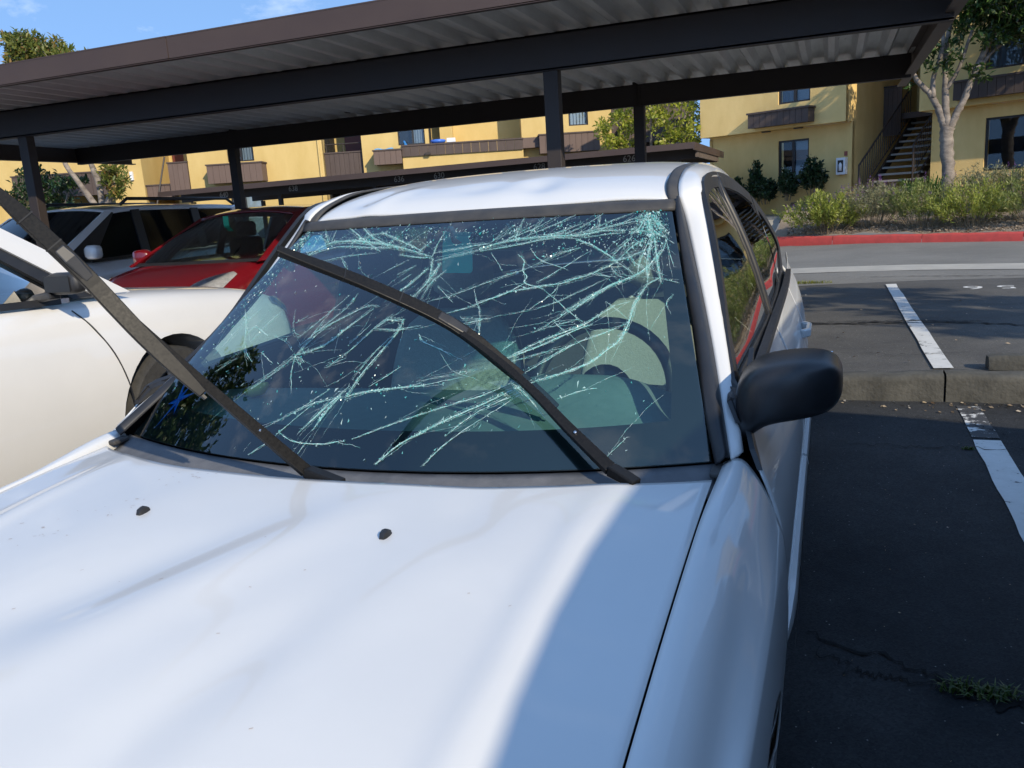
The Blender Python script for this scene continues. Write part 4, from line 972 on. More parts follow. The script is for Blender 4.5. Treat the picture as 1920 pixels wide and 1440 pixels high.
M['crackwhite'] = None
def crackmat(name, c1, c2, glow=.5):
    m, n, l = newmat(name); n.remove(n['Principled BSDF']); out = n['Material Output']
    gi = n.new('ShaderNodeNewGeometry'); r_ = n.new('ShaderNodeValToRGB'); r_.color_ramp.elements[0].color = (*c1, 1); r_.color_ramp.elements[1].color = (*c2, 1)
    l.new(gi.outputs['Random Per Island'], r_.inputs[0])
    d = n.new('ShaderNodeBsdfDiffuse'); t = n.new('ShaderNodeBsdfTranslucent'); g = n.new('ShaderNodeBsdfGlossy'); g.inputs['Roughness'].default_value = .25
    a = n.new('ShaderNodeMixShader'); a.inputs[0].default_value = glow; b = n.new('ShaderNodeMixShader'); b.inputs[0].default_value = .12
    l.new(r_.outputs[0], d.inputs[0]); l.new(r_.outputs[0], t.inputs[0]); l.new(d.outputs[0], a.inputs[1]); l.new(t.outputs[0], a.inputs[2]); l.new(a.outputs[0], b.inputs[1]); l.new(g.outputs[0], b.inputs[2]); l.new(b.outputs[0], out.inputs[0])
    return m
M['crackwhite'] = crackmat('fractured_glass', (.22, .78, .70), (.88, 1, .98), .3)
M['shard'] = crackmat('crushed_green_glass', (.05, .60, .55), (.80, 1, .97), .45)
q = random.Random(21); mb = MB(); sh = MB()
def wpt(u, v, off): return tuple(WS(u, v, off))
def extra_hairlines():
    out = []; e = random.Random(77)
    for n, spd, th, fl_ in CR:
        for k in range(2 if th == 2 else 1):           # hairlines that leave a main crack and wander off
            i0 = e.randrange(0, len(fl_)//2-1)*2; a = math.atan2(fl_[i0+3]-fl_[i0+1], fl_[i0+2]-fl_[i0])+e.gauss(0, .30); L_ = e.uniform(60, 260); x0, y0 = fl_[i0], fl_[i0+1]; b_ = a+e.gauss(0, .2)
            out.append((0, .002, 1, [x0, y0, int(x0+L_*.5*math.cos(a)), int(y0+L_*.5*math.sin(a)), int(x0+L_*(.5*math.cos(a)+.5*math.cos(b_))), int(y0+L_*(.5*math.sin(a)+.5*math.sin(b_)))]))
    for k in range(0):                       # straight splinter lines running the way of the break, and a few across it
        u0, v0 = e.uniform(-.9, .85), e.uniform(.25, .93); L_ = e.uniform(.06, .30); a = e.gauss(.62, .25) if e.random() < .8 else e.uniform(-1.5, 1.5)
        out.append((0, .001, 1, [int(1000*u0), int(1000*v0), int(1000*(u0+L_*.5*math.cos(a)+e.gauss(0, .006))), int(1000*(v0+L_*.5*math.sin(a))), int(1000*(u0+L_*math.cos(a))), int(1000*(v0+L_*math.sin(a)))]))
    return out
for n, spd, th, fl_ in CR+extra_hairlines():
    pts = [np.array((fl_[i]/1000, fl_[i+1]/1000)) for i in range(0, len(fl_), 2)]
    Ltot = sum(np.hypot(*(pts[i+1]-pts[i])) for i in range(len(pts)-1)); ns = max(8, int(Ltot/.008))
    for st_ in range(int(n*1.6)+1):
        a0 = 0; a1 = 1 if st_ == 0 or q.random() < .5 else q.uniform(.6, 1)
        oA = q.gauss(0, spd) if st_ else 0; oe = q.choice((0, 1, 2))
        wj = 0; base = (.00012 if st_ else (.00034 if n else .00014))*(1.3 if th == 2 else 1.0)*q.uniform(.6, 1.25); prev = None
        for i in range(ns+1):
            t = lerp(a0, a1, i/ns); p = spline(pts, t); dpt = spline(pts, min(1, t+.01))-spline(pts, max(0, t-.01)); dpt = dpt/max(1e-6, np.hypot(*dpt)); nn = np.array([-dpt[1], dpt[0]])
            wj = wj*.80+q.gauss(0, .00075); c = p+nn*(oA*(math.sin(math.pi*t) if oe == 0 else (t if oe == 1 else 1-t))+wj)
            if abs(c[0]) > .99 or not .01 < c[1] < .985: prev = None; continue
            w = base*q.uniform(.35, 1.7)*(1-.65*abs(2*i/ns-1)**3); ww = nn*w/.55; off = .0006+q.uniform(0, .0016)
            cur = (c-ww, c+ww, off)
            if prev is not None:
                mb.add([wpt(*prev[0], prev[2]), wpt(*prev[1], prev[2]), wpt(*cur[1], cur[2]), wpt(*cur[0], cur[2])], [(0, 1, 2, 3)])
            prev = cur if st_ == 0 or q.random() > .02 else None
            # side splinters and chips along the line
            if q.random() < (.05 if th == 1 else .12):
                l_ = q.uniform(.003, .014); an = q.uniform(.5, 1.4)*q.choice((-1, 1)); dd = np.array([dpt[0]*math.cos(an)-dpt[1]*math.sin(an), dpt[0]*math.sin(an)+dpt[1]*math.cos(an)]); e = c+dd*l_; pn = np.array([-dd[1], dd[0]])*.0004
                if abs(e[0]) < .99 and .01 < e[1] < .99: mb.add([wpt(*(c-pn), off), wpt(*(c+pn), off), wpt(*e, off+.0008)], [(0, 1, 2)])
            if q.random() < (.12 if th == 1 else .40):
                s_ = q.uniform(.0008, .0026); e = c+np.array([q.gauss(0, .0025), q.gauss(0, .0025)])
                if abs(e[0]) < .98 and .01 < e[1] < .99:
                    v3 = [wpt(e[0]+q.gauss(0, s_), e[1]+q.gauss(0, s_), .001+q.uniform(0, .003)) for _ in range(3)]; sh.add(v3, [(0, 1, 2)])
# crushed corners and glass crumbs lying on the screen
for (u0, v0, su, sv, n) in ((.90, .90, .035, .055, 900), (.86, .80, .05, .05, 350), (-.97, .90, .03, .06, 380), (-.90, .88, .05, .05, 160), (-.30, .90, .28, .035, 420), (.35, .90, .3, .03, 260), (-.93, .62, .05, .14, 260), (0, .22, .5, .06, 140), (-.2, .45, .5, .3, 160), (.6, .84, .12, .05, 240)):
    for k in range(n):
        u, v = q.gauss(u0, su), q.gauss(v0, sv)
        if abs(u) > .985 or not .02 < v < .985: continue
        s_ = q.uniform(.001, .0042); v3 = [wpt(u+q.gauss(0, s_), v+q.gauss(0, s_*1.3), .001+q.uniform(0, .003)) for _ in range(3)]; sh.add(v3, [(0, 1, 2)])
o = mb.build('crack_line', M['crackwhite'], wsh); o['kind'] = 'stuff'; tag(o, 'web of white and green cracks across the windshield')
o = sh.build('glass_chip', M['shard'], wsh); o['kind'] = 'stuff'
M['tealglass'] = glassmat('crushed_teal_glass', (.10, .62, .60), .6, 1.3)
def flat(name, poly, off, mat):
    mb = MB(); n_ = len(poly); mb.poly([wpt(*p, off) for p in poly]); return mb.build(name, mat, wsh)
# blue star sticker inside the lower left corner of the glass
cu, cv = -.885, .15; pts = []
for k in range(12):
    a = k*math.pi/6+.3; r_ = (.115 if k % 4 == 0 else .075) if k % 2 == 0 else .022; pts.append((cu+r_*math.cos(a)*.62, cv+r_*math.sin(a)*1.05))
mb = MB(); c0 = wpt(cu, cv, -.0012); vs = [c0]+[wpt(*p, -.0012) for p in pts]
mb.add(vs, [(0, 1+i, 1+(i+1) % 12) for i in range(12)], 0); mb.m = [i % 2 for i in range(12)]
mb.build('star_sticker', [pmat('blue_sticker', (.03, .26, .85), .35), pmat('deep_blue_sticker', (.01, .10, .55), .35)], wsh)
# header moulding over the top edge
def hdr(u, v):
    x = lerp(-.552, .552, u); uu = x/.54; b = WS(max(-1, min(1, uu)), .975, .002); b[0] = x; t = np.array([x, .702+.03*uu*uu-.02, 1.350-.006*uu*uu]); p = b+(t-b)*v; p[2] += .007*math.sin(math.pi*v); p[1] -= .006*math.sin(math.pi*v); return tuple(p)
mb = MB(); mb.grid(hdr, 50, 6); P_(mb, 'header_moulding', M['rubber'], smooth=True, solid=.004)
# ---- roof
RZ = [(.678, 1.343), (.70, 1.362), (.735, 1.384), (.80, 1.405), (.9, 1.424), (1.05, 1.441), (1.25, 1.452), (1.45, 1.453), (1.7, 1.441), (1.95, 1.405), (2.12, 1.36)]
def roof(u, v):
    v_ = v**1.25; xm = .512+.016*max(0, 1-v_*14); x = lerp(-xm, xm, u); y = lerp(.682+.025*(x/.5)**2, 2.12, v_); ax = abs(x)/.512
    z = prof(RZ, y)-.012*ax**2-.012*ax**8
    z += g2(x, y, .16, .80, .05, .07, .3, -.012)+g2(x, y, .10, .84, .05, .05, 0, .004)+g2(x, y, -.30, .79, .035, .09, -.5, .007)+g2(x, y, -.38, .80, .05, .09, -.5, -.010)+g2(x, y, -.02, .80, .08, .05, .2, -.006)
    return (x, y, z)
mb = MB(); mb.grid(roof, 70, 60); P_(mb, 'roof', M['white'], smooth=True, solid=.008, soff=-1)
mb = MB(); mb.grid(lambda u, v: (lerp(-.50, .50, u), lerp(.72, 2.1, v), prof(RZ, lerp(.72, 2.1, v))-.045-.02*abs(2*u-1)**3), 12, 12, flip=True); P_(mb, 'headliner', M['interior'])
# rear glass, deck, tail
mb = MB(); mb.grid(lambda u, v: (lerp(-.50, .50, u)*(1+.12*v), lerp(2.13, 2.66, v)+.05*(1-(2*u-1)**2)*v, lerp(1.355, 1.0, v)-.02*(2*u-1)**2), 16, 10); P_(mb, 'rear_glass', M['rglass'], smooth=True)
mb = MB(); mb.grid(lambda u, v: (lerp(-.66, .66, u), lerp(2.64, 2.98, v), 1.0-.02*v-.03*(2*u-1)**2-.25*max(0, v-.85)), 14, 10); P_(mb, 'trunk_lid', M['white'], smooth=True, solid=.006)
mb = MB(); rings = [[(x*k, y-.26*(x/.8)**4, z) for x in [-.79+.79*i/8 for i in range(17)]] for z, y, k in ((.965, 2.99, .82), (.90, 3.05, .91), (.75, 3.1, .985), (.55, 3.12, 1), (.32, 3.1, .98), (.25, 3.0, .95))]
mb.loft(rings, cap=False, closed=False); P_(mb, 'rear_bumper', M['white'], smooth=True, solid=.02)
mb = MB(); rings = [[(x, y+.20*(abs(x)/.78)**2.4, z) for x in [-.78+.0975*i for i in range(17)]] for z, y in ((.70, -1.12), (.60, -1.18), (.45, -1.22), (.28, -1.19), (.20, -1.1))]
mb.loft(rings, cap=False, closed=False); P_(mb, 'front_bumper', M['white'], smooth=True, solid=.02)
for s in (1, -1):
    mb = MB(); mb.grid(lambda u, v: (s*lerp(.46, .74, u), -1.10+.17*(u)**1.6+.02-.03*(1-v), lerp(.60, .715, v)), 8, 4, flip=s < 0); h_ = P_(mb, 'headlight', M['lamp'], smooth=True, solid=.01)
# ---- wheels
def wheel(parent, x, y, z, r, w, s, name='wheel', rimr=.66, nsp=5):
    e = empty(name, (x, y, z), parent=parent); mb = MB()
    mb.lathe((0, 0, 0), (s, 0, 0), [(-w/2, r*rimr), (-w/2, r*.93), (-w*.36, r*.99), (-w*.2, r), (w*.2, r), (w*.36, r*.99), (w/2, r*.93), (w/2, r*rimr)], 40); mb.build('tyre', M['tyre'], e, smooth=True, angle=50)
    mb = MB(); mb.lathe((0, 0, 0), (s, 0, 0), [(-w*.4, r*rimr), (w*.42, r*rimr), (w*.44, r*(rimr-.04)), (w*.25, r*(rimr-.07)), (-w*.3, r*(rimr-.08)), (-w*.32, 0.0)], 40); mb.build('rim', M['trim'], e, smooth=True, angle=40)
    for k in range(nsp):
        a = 2*math.pi*k/nsp+.3; d = Vector((0, math.cos(a), math.sin(a))); p = Vector((0, -math.sin(a), math.cos(a))); mb = MB()
        ring = lambda t, hw, xo: [Vector((s*(xo-.02), 0, 0))+d*t-p*hw, Vector((s*(xo-.02), 0, 0))+d*t+p*hw, Vector((s*xo, 0, 0))+d*t+p*hw*.7, Vector((s*xo, 0, 0))+d*t-p*hw*.7]
        mb.loft([ring(r*.08, r*.12, w*.40), ring(r*.35, r*.09, w*.42), ring(r*(rimr-.03), r*.13, w*.43)]); mb.build('spoke', M['rim'], e, bevel=.004)
    mb = MB(); mb.lathe((0, 0, 0), (s, 0, 0), [(w*.36, r*.16), (w*.43, r*.15), (w*.45, r*.08), (w*.455, 0)], 16); mb.build('hub_cap', M['rim'], e, smooth=True)
    return e
for s in (1, -1):
    for y in (WY, WY2): wheel(car, s*.735, y, .30, .30, .185, s)
    for y in (WY, WY2):
        mb = MB(); n = 20; vs = []
        for k in range(n+1):
            a = math.pi*k/n; vs += [(s*.80, y+.345*math.cos(a), .30+.345*math.sin(a)), (s*.52, y+.345*math.cos(a), .30+.345*math.sin(a))]
        mb.add(vs, [(2*k, 2*k+1, 2*k+3, 2*k+2) for k in range(n)]); P_(mb, 'wheel_liner', M['interior'])
# ---- interior
mb = MB(); mb.b2((-.76, .55, .22), (.76, 2.6, .28)); mb.b2((-.70, .25, .25), (.70, .42, .80)); P_(mb, 'floor_tub', M['interior'])
def dash(u, v):
    x = lerp(-.70, .70, u); y0 = -.055+.14*(x/.7)**2; y = lerp(y0, .50, min(1, v/.75)); z = prof([(-.1, .866), (.05, .885), (.25, .905), (.42, .905), (.5, .88)], y)-.01*(abs(x)/.7)**3
    if v > .75: y = .50+.02*(v-.75)*4; z = lerp(z, .62, (v-.75)*4)
    z += .052*math.exp(-((x-.36)/.19)**4)*math.exp(-((y-.38)/.14)**2)
    return (x, y, z)
mb = MB(); mb.grid(dash, 56, 40); P_(mb, 'dashboard', M['dash'], smooth=True)
stw = empty('steering_wheel', (.36, .60, .865), (R(64), 0, 0), parent=car); mb = MB(); n = 40
mb.tube([(.185*math.cos(2*math.pi*k/n), .185*math.sin(2*math.pi*k/n), 0) for k in range(n+1)], .0165, 12, cap=False); mb.build('rim', M['wheelgrip'], stw, smooth=True)
for a in (R(0), R(180), R(250), R(290)):
    mb = MB(); mb.bar([(.05*math.cos(a), .05*math.sin(a), -.02), (.178*math.cos(a), .178*math.sin(a), 0)], [(.05, .02), (.03, .016)]); mb.build('spoke', M['wheelgrip'], stw, bevel=.005)
mb = MB(); mb.lathe((0, 0, -.05), (0, 0, 1), [(0, .0), (0, .075), (.035, .075), (.05, .05), (.052, 0)], 20); mb.build('hub', M['wheelgrip'], stw, smooth=True)
def seat(x):
    e = empty('seat', (x, 1.02, .30), parent=car); mb = MB()
    def back(u, v):
        a = 2*math.pi*u; zz = lerp(.12, .70, v); w = prof([(.12, .235), (.3, .25), (.5, .24), (.64, .20), (.70, .13)], zz); t = prof([(.12, .07), (.4, .06), (.66, .045), (.70, .02)], zz)
        c, s_ = math.cos(a), math.sin(a); e_ = .6
        return (w*math.copysign(abs(c)**e_, c), .10+zz*.30+t*math.copysign(abs(s_)**e_, s_)+.03*(c*c if s_ < 0 else 0)*-1, zz)
    mb.grid(back, 32, 14); mb.build('backrest', M['seat'], e, smooth=True)
    mb = MB(); mb.lathe((0, .335, .735), (0, 0, 1), [(0, 0), (.0, .06), (.03, .10), (.09, .11), (.14, .09), (.16, 0)], 20); h_ = mb.build('headrest', M['seat'], e, smooth=True); h_.scale = (1.1, .55, 1); h_.location = (0, .15, 0)
    mb = MB(); mb.box((0, -.08, .10), (.48, .48, .16)); mb.build('cushion', M['seat'], e, bevel=.05, seg=3)
for x in (-.285, .365): seat(x)
for o in bpy.data.objects:
    if o.name == 'seat': o.location.y = .86
mb = MB(); mb.grid(lambda u, v: (lerp(-.62, .62, u), lerp(1.95, 2.30, v)-.02*math.sin(u*math.pi*3), lerp(.45, .97, v)), 16, 8); P_(mb, 'rear_backrest', M['seat'], smooth=True)
mb = MB(); mb.b2((-.62, 2.30, .93), (.62, 2.66, .95)); P_(mb, 'parcel_shelf', M['interior'])
# rear-view mirror knocked askew
mb = MB(); mb.box((0, 0, 0), (.22, .03, .06)); rv = P_(mb, 'rear_view_mirror', M['blackplastic'], bevel=.012); rv.location = (.13, .68, 1.262); rv.rotation_euler = (.1, .06, .1)
# parking permit hanging from the mirror stalk, a thing of its own
perm = MB(); outl = [(-.036, -.058), (.034, -.058), (.040, -.052), (.040, .020), (.030, .034), (.040, .052), (-.012, .052), (-.006, .036), (.012, .024), (-.006, .014), (-.016, .026), (-.020, .052), (-.038, .052), (-.042, -.050)]
perm.prism([(x, 0, z) for x, z in outl], (0, .0015, 0)); pt = perm.build('parking_permit', crackmat('teal_permit_card', (.04, .85, .72), (.05, .90, .76), .35)); tag(pt, 'teal parking permit hanging inside the shattered windshield', 'permit')
pt.matrix_world = Matrix.Rotation(R(1.72), 4, 'X') @ Matrix.Translation((-.015, .585, 1.246)) @ Matrix.Rotation(R(6), 4, 'Y') @ Matrix.Rotation(R(28), 4, 'Z') @ Matrix.Rotation(R(-14), 4, 'X')
# yellow banana-like cloth seen low in the passenger corner
yb = MB(); yb.tube([(-.555, .31, .916), (-.53, .31, .920), (-.50, .31, .928), (-.475, .31, .942)], [.006, .016, .017, .006], 10); ybo = yb.build('yellow_duster', pmat('yellow_cloth', (.70, .50, .08), .85), smooth=True)
ybo.matrix_world = Matrix.Rotation(R(1.72), 4, 'X'); tag(ybo, 'small yellow duster on the dashboard behind the windshield', 'cloth')
# ---- wipers, lifted off the glass
def wiper(name, piv, knee, armp, blade, hw):
    w = empty('wiper', piv, parent=car); o = Vector(piv); rel = lambda L: [tuple(Vector(p)-o) for p in L]
    mb = MB(); mb.bar(rel([piv, lerp(Vector(piv), Vector(knee), .55), knee]), [(.026, .012), (.027, .018), (.024, .021)]); mb.build('arm_base', M['wiper'], w, bevel=.003)
    mb = MB(); k2 = Vector(knee); A_ = rel([knee, *armp]); n = len(A_)
    A_ = [tuple(spline(A(*A_), i/14)) for i in range(15)]; n = 15; mb.bar(A_, [(.0235-.0115*min(1, i/(n-1)), .015-.008*min(1, i/(n-1))) for i in range(n)], up=(.2, -.6, .8)); arm = mb.build('arm', M['wiper'], w, bevel=.0015)
    B_ = rel(blade); P = A(*B_); n = 24
    pts = [tuple(spline(P, i/n)) for i in range(n+1)]
    wh = [(.029*(1-.45*abs(2*i/n-1)**5), .013*(1-.5*abs(2*i/n-1)**2)) for i in range(n+1)]
    mb = MB(); mb.bar(pts, wh, up=(.2, -.6, .8)); mb.build('blade_spoiler', M['wiper'], w, bevel=.0015)
    for f_ in (.17, .33):
        c = np.array(spline(P, f_)); t = spline(P, f_+.02)-spline(P, f_-.02); t /= np.linalg.norm(t); mb = MB(); mb.bar([tuple(c-t*.0012), tuple(c+t*.0012)], (.0292, .0134), up=(.2, -.6, .8)); mb.build('blade_joint', M['wiperblk'], w)
    low = [tuple(np.array(p)+np.array([-.002, .007, -.011])) for p in pts]
    mb = MB(); mb.bar(low, (.005, .012), up=(.2, -.6, .8)); mb.build('rubber', M['wiperblk'], w)
    c = spline(P, hw); t = spline(P, hw+.05)-spline(P, hw-.05); t /= np.linalg.norm(t)
    mb = MB(); mb.bar([tuple(c-t*.035), tuple(c-t*.01), tuple(c+t*.035)], [(.020, .016), (.024, .022), (.018, .016)], up=(.2, -.6, .8)); mb.build('clip', M['trim'], w, bevel=.003)
    mb = MB(); p = Vector(A_[3])+Vector((.001, -.0045, .006)); mb.lathe(p, (.2, -.6, .8), [(0, .003), (.003, .003), (.004, 0)], 10); mb.build('rivet', M['steel'], w)
    return w
wiper('driver', (.600, -.082, .875), (.547, -.058, .890), [(.455, .000, .945), (.365, .055, 1.005), (.270, .098, 1.064), (.180, .118, 1.120)], [(-.105, -.072, 1.320), (.031, .049, 1.224), (.172, .118, 1.130), (.278, .140, 1.036), (.386, .138, .948)], .50)
wiper('passenger', (.045, -.172, .875), (-.038, -.166, .892), [(-.098, -.226, 1.000), (-.157, -.282, 1.104), (-.214, -.334, 1.206), (-.268, -.382, 1.306)], [(-.336, -.470, 1.463), (-.305, -.428, 1.390), (-.266, -.388, 1.310), (-.200, -.352, 1.198), (-.124, -.316, 1.087)], .44)
# ================================================================== OTHER CARS (local: x right, y from nose to tail, z up)
def make_car(name, label, cat, loc, rz, p, paint, glass, tilt=0):
    root = tag(empty(name, loc, (tilt, 0, rz)), label, cat); B = lambda mb, nm, mat, **k: mb.build(nm, mat, root, **k)
    zs = p['zs']; st = p['st']                       # stations (y, half width, top height)
    def hw(y): return prof([(q[0], q[1]) for q in st], y)
    def ht(y): return prof([(q[0], q[2]) for q in st], y)
    y0c, y1c = p['ws'][0], p['rg'][1]
    # lower body shell
    ys = sorted(set([st[0][0]+(st[-1][0]-st[0][0])*i/56 for i in range(57)]))
    rings = []
    for y in ys:
        w, t = hw(y), ht(y); h = t-zs
        e0 = min(1, (y-ys[0])/.25); e1 = min(1, (ys[-1]-y)/.25); zb = zs+.10*(1-e0)**2+.12*(1-e1)**2; h = t-zb
        half = [(0, zb), (.80*w, zb), (.955*w, zb+.05*h), (.985*w, zb+.18*h), (w, zb+.42*h), (w*.998, zb+.55*h), (w*.985, zb+.72*h), (w*.96, zb+.86*h), (w*.915, zb+.955*h), (w*.82, t), (w*.6, t+.018), (w*.3, t+.026), (0, t+.028)]
        rings.append([(x, y, z) for x, z in half]+[(-x, y, z) for x, z in half[-2:0:-1]])
    mb = MB(); mb.loft(rings); nring = len(rings[0])
    body = B(mb, 'body', [paint, M['interior']], smooth=True, angle=45); me = body.data
    for f in me.polygons:                            # cabin floor at belt level is dark
        c = f.center
        if y0c+.1 < c.y < y1c-.1 and f.normal.z > .8 and abs(c.x) < hw(c.y)*.86: f.material_index = 1
    recalc(body)
    for y in p['wy']:
        cm = MB(); cm.lathe((0, y, p['wz']), (1, 0, 0), [(-1.3, 0.0), (-1.3, p['ar']), (1.3, p['ar']), (1.3, 0)], 40); co = cm.build('arch_cutter', paint, None); recalc(co)
        md = body.modifiers.new('arch', 'BOOLEAN'); md.object = co; md.operation = 'DIFFERENCE'; md.solver = 'EXACT'
        dg = bpy.context.evaluated_depsgraph_get(); co.parent = root; dg.update()
        m2 = bpy.data.meshes.new_from_object(body.evaluated_get(dg)); body.modifiers.clear(); body.data = m2; bpy.data.objects.remove(co)
        for s in (1, -1):
            wheel(root, s*(hw(y)-.13), y, p['wr'], p['wr'], .23, s, rimr=.70, nsp=p.get('nsp', 5))
        mb = MB(); mb.b2((-hw(y)+.30, y-p['ar']-.02, zs+.02), (hw(y)-.30, y+p['ar']+.02, p['wz']+p['ar']+.02)); B(mb, 'wheel_well', M['interior'])
    # cabin
    zb, zr, wb, wr = p['zb'], p['zr'], p['wb'], p['wrf']; crown = p.get('crown', .05)
    yA0, yA1 = p['ws']; yC0, yC1 = p['rg']           # windshield base/top, rear glass top/base
    def tp(y): return p.get('taper', .04)*max(0, (y-yA1)/(yC1-yA1))**2+p.get('rround', 0)*max(0, (y-yC0+.75)/.75)**2
    def belt_z(y): return zb+p.get('brise', .05)*(y-yA0)/(yC1-yA0)
    def roof_z(y):
        t = (y-yA1)/(yC0-yA1); return zr-.05*(1-min(1, max(0, t)*4))**2-p.get('rdrop', .06)*max(0, t-.35)**2
    def S(y, h, s, off=0):
        bz = belt_z(y); x = lerp(wb, wr, max(h, 0)**1.25)-tp(y)+off
        return (s*x, y, lerp(bz, roof_z(min(max(y, yA1), yC0))-.02, h))
    # roof panel
    def rf(u, v):
        y = lerp(yA1-.02, yC0+.02, v); xx = 2*u-1; x = xx*(wr-.02-tp(y)); return (x, y, roof_z(y)+crown*(1-abs(xx)**2.4)-.01-.05*max(0, .06-v)*8*0)
    mb = MB(); mb.grid(rf, 24, 26); B(mb, 'roof', paint, smooth=True, solid=.02, soff=-1)
    # glass and pillars
    def poly(pts, s, off, nm, mat, sol=.006):
        mb = MB(); P2 = [S(y, h, s, off) for y, h in pts]; mb.poly(P2 if s < 0 else P2[::-1]); return B(mb, nm, mat, solid=sol, soff=-1)
    for s in (1, -1):
        for pts in p['glass']: poly(pts, s, -.004, 'side_window', glass, .0)
        for pts in p['pill']: poly(pts, s, .002, 'pillar', paint, .03)
        for pts in p['blk']: poly(pts, s, .0015, 'window_trim', M['trim'], .02)
        # cantrail
        mb = MB(); mb.grid(lambda u, v: tuple(np.array(S(lerp(yA1-.02, yC0+.03, u), 1-.07*v, s, .004))+np.array([s*-.03*(1-v)**2, 0, .02*(1-v)])), 20, 4, flip=(s > 0)); B(mb, 'cantrail', paint, smooth=True, solid=.02)
    def wsf(u, v):
        xx = 2*u-1; a = np.array(S(yA0, 0, 1)); b = np.array(S(yA1, 1, 1)); q_ = a+(b-a)*v; bow = (1-xx*xx); return (q_[0]*xx, q_[1]-(.16-.10*v)*bow-.02*math.sin(math.pi*v), q_[2]+.035*v*bow+.01*math.sin(math.pi*v))
    mb = MB(); mb.grid(wsf, 20, 14); B(mb, 'windshield', p.get('wglass', glass), smooth=True)
    mb = MB(); mb.grid(lambda u, v: tuple(np.array(wsf(u, v*.06))+np.array([0, -.012, .006])), 20, 2); B(mb, 'cowl', M['trim'], smooth=True)
    def rgf(u, v):
        xx = 2*u-1; a = np.array(S(yC0, 1, 1)); b = np.array(S(yC1, 0, 1)); q_ = a+(b-a)*v; bow = 1-xx*xx; return (q_[0]*xx, q_[1]+.08*bow, q_[2]+.03*(1-v)*bow)
    mb = MB(); mb.grid(rgf, 16, 8); B(mb, 'rear_window', glass, smooth=True)
    # mirrors
    for s in (1, -1):
        c = np.array(p['mir']); mo = MB(); r2 = []
        for dx, ky, kz in ((-.02, .35, .35), (.0, .7, .75), (.05, 1, 1), (.12, 1, 1), (.17, .9, .9), (.195, .6, .6)):
            r2.append([(s*(c[0]+dx), c[1]+.07*p.get('mirk', 1)*ky*math.copysign(abs(math.cos(a))**.6, math.cos(a)), c[2]+.085*p.get('mirk', 1)*kz*math.copysign(abs(math.sin(a))**.6, math.sin(a))) for a in [2*math.pi*k/16 for k in range(16)]])
        mo.loft(r2); m_ = B(mo, 'door_mirror', p.get('mirmat', paint), smooth=True); recalc(m_)
        mb = MB(); mb.bar([(s*(c[0]-.10), c[1]+.02, c[2]-.07), (s*(c[0]+.03), c[1]+.01, c[2]-.05)], (.07, .04)); mb.build('stalk', M['trim'], m_, bevel=.01)
        mb = MB(); mk = p.get('mirk', 1); mb.b2((s*(c[0]+.01), c[1]+.069*mk, c[2]-.062*mk), (s*(c[0]+.165), c[1]+.075*mk, c[2]+.062*mk)); mb.build('mirror_glass', M['mirrorglass'], m_, bevel=.01)
    # door shut lines, sill cladding
    for s in (1, -1):
        for pl in p.get('seams', []):
            mb = MB()
            pts = []; pq = A(*pl); pl = [tuple(spline(pq, i/24)) for i in range(25)]
            for y, f in pl:
                t = ht(y); h = t-zs; w = hw(y); x = prof([(.05, .955*w), (.18, .985*w), (.42, w), (.55, w*.998), (.72, w*.985), (.86, w*.96), (.955, w*.915)], f); pts.append((s*(x-.0005), y, zs+f*h))
            mb.bar(pts, (.006, .006), up=(s, 0, 0)); B(mb, 'door_gap', M['trim'])
        for y, f in p.get('handles', []):
            w = hw(y); z = zs+f*(ht(y)-zs); mb = MB(); mb.bar([(s*w*.985, y-.10, z), (s*(w*.985+.03), y-.07, z), (s*(w*.985+.03), y+.07, z), (s*w*.985, y+.10, z)], (.02, .03)); B(mb, 'door_handle', p.get('hmat', paint), bevel=.006)
        if 'chr' in p:
            mb = MB(); mb.bar([tuple(np.array(S(y, 0, s, .008))) for y in [lerp(*p['chr'], i/10) for i in range(11)]], (.014, .022), up=(0, 0, 1)); B(mb, 'belt_strip', p.get('chrmat', M['chrome']))
    # lamps and front
    for s in (1, -1):
        if 'hl' in p:
            def bp_(y, k, off):
                w, t = hw(y), ht(y); e0 = min(1, (y-ys[0])/.25); zb_ = zs+.10*(1-e0)**2; h = t-zb_
                H_ = A((.955*w, zb_+.05*h), (.985*w, zb_+.18*h), (w, zb_+.42*h), (w*.998, zb_+.55*h), (w*.985, zb_+.72*h), (w*.96, zb_+.86*h), (w*.915, zb_+.955*h), (w*.82, t), (w*.6, t+.018), (w*.3, t+.026))
                a_ = spline(H_, k/9); return (s*(a_[0]+off*.75), y-off*.5, a_[1]+off*.45)
            ya, yb_, k0a, k0b, k1a, k1b, bul = p['hl']
            pf = lambda off, i0=0, i1=1: (lambda u, v: bp_(lerp(ya, yb_, lerp(i0, i1, u)), lerp(lerp(k0a, k0b, lerp(i0, i1, u)), lerp(k1a, k1b, lerp(i0, i1, u))+bul*math.sin(math.pi*lerp(i0, i1, u)), v), off))
            mb = MB(); mb.grid(pf(.014), 16, 8, flip=s < 0); hl = B(mb, 'headlight', M['lens'], smooth=True)
            mb = MB(); mb.grid(pf(.005), 16, 8, flip=s < 0); mb.build('reflector', M['lamp'], hl, smooth=True)
            if 'amb' in p:
                mb = MB(); mb.grid((lambda u, v: bp_(lerp(p['amb'][0], p['amb'][1], u), lerp(p['amb'][2], p['amb'][3], v), .010)), 6, 3, flip=s < 0); B(mb, 'turn_signal', M['amber'], smooth=True, solid=.004)
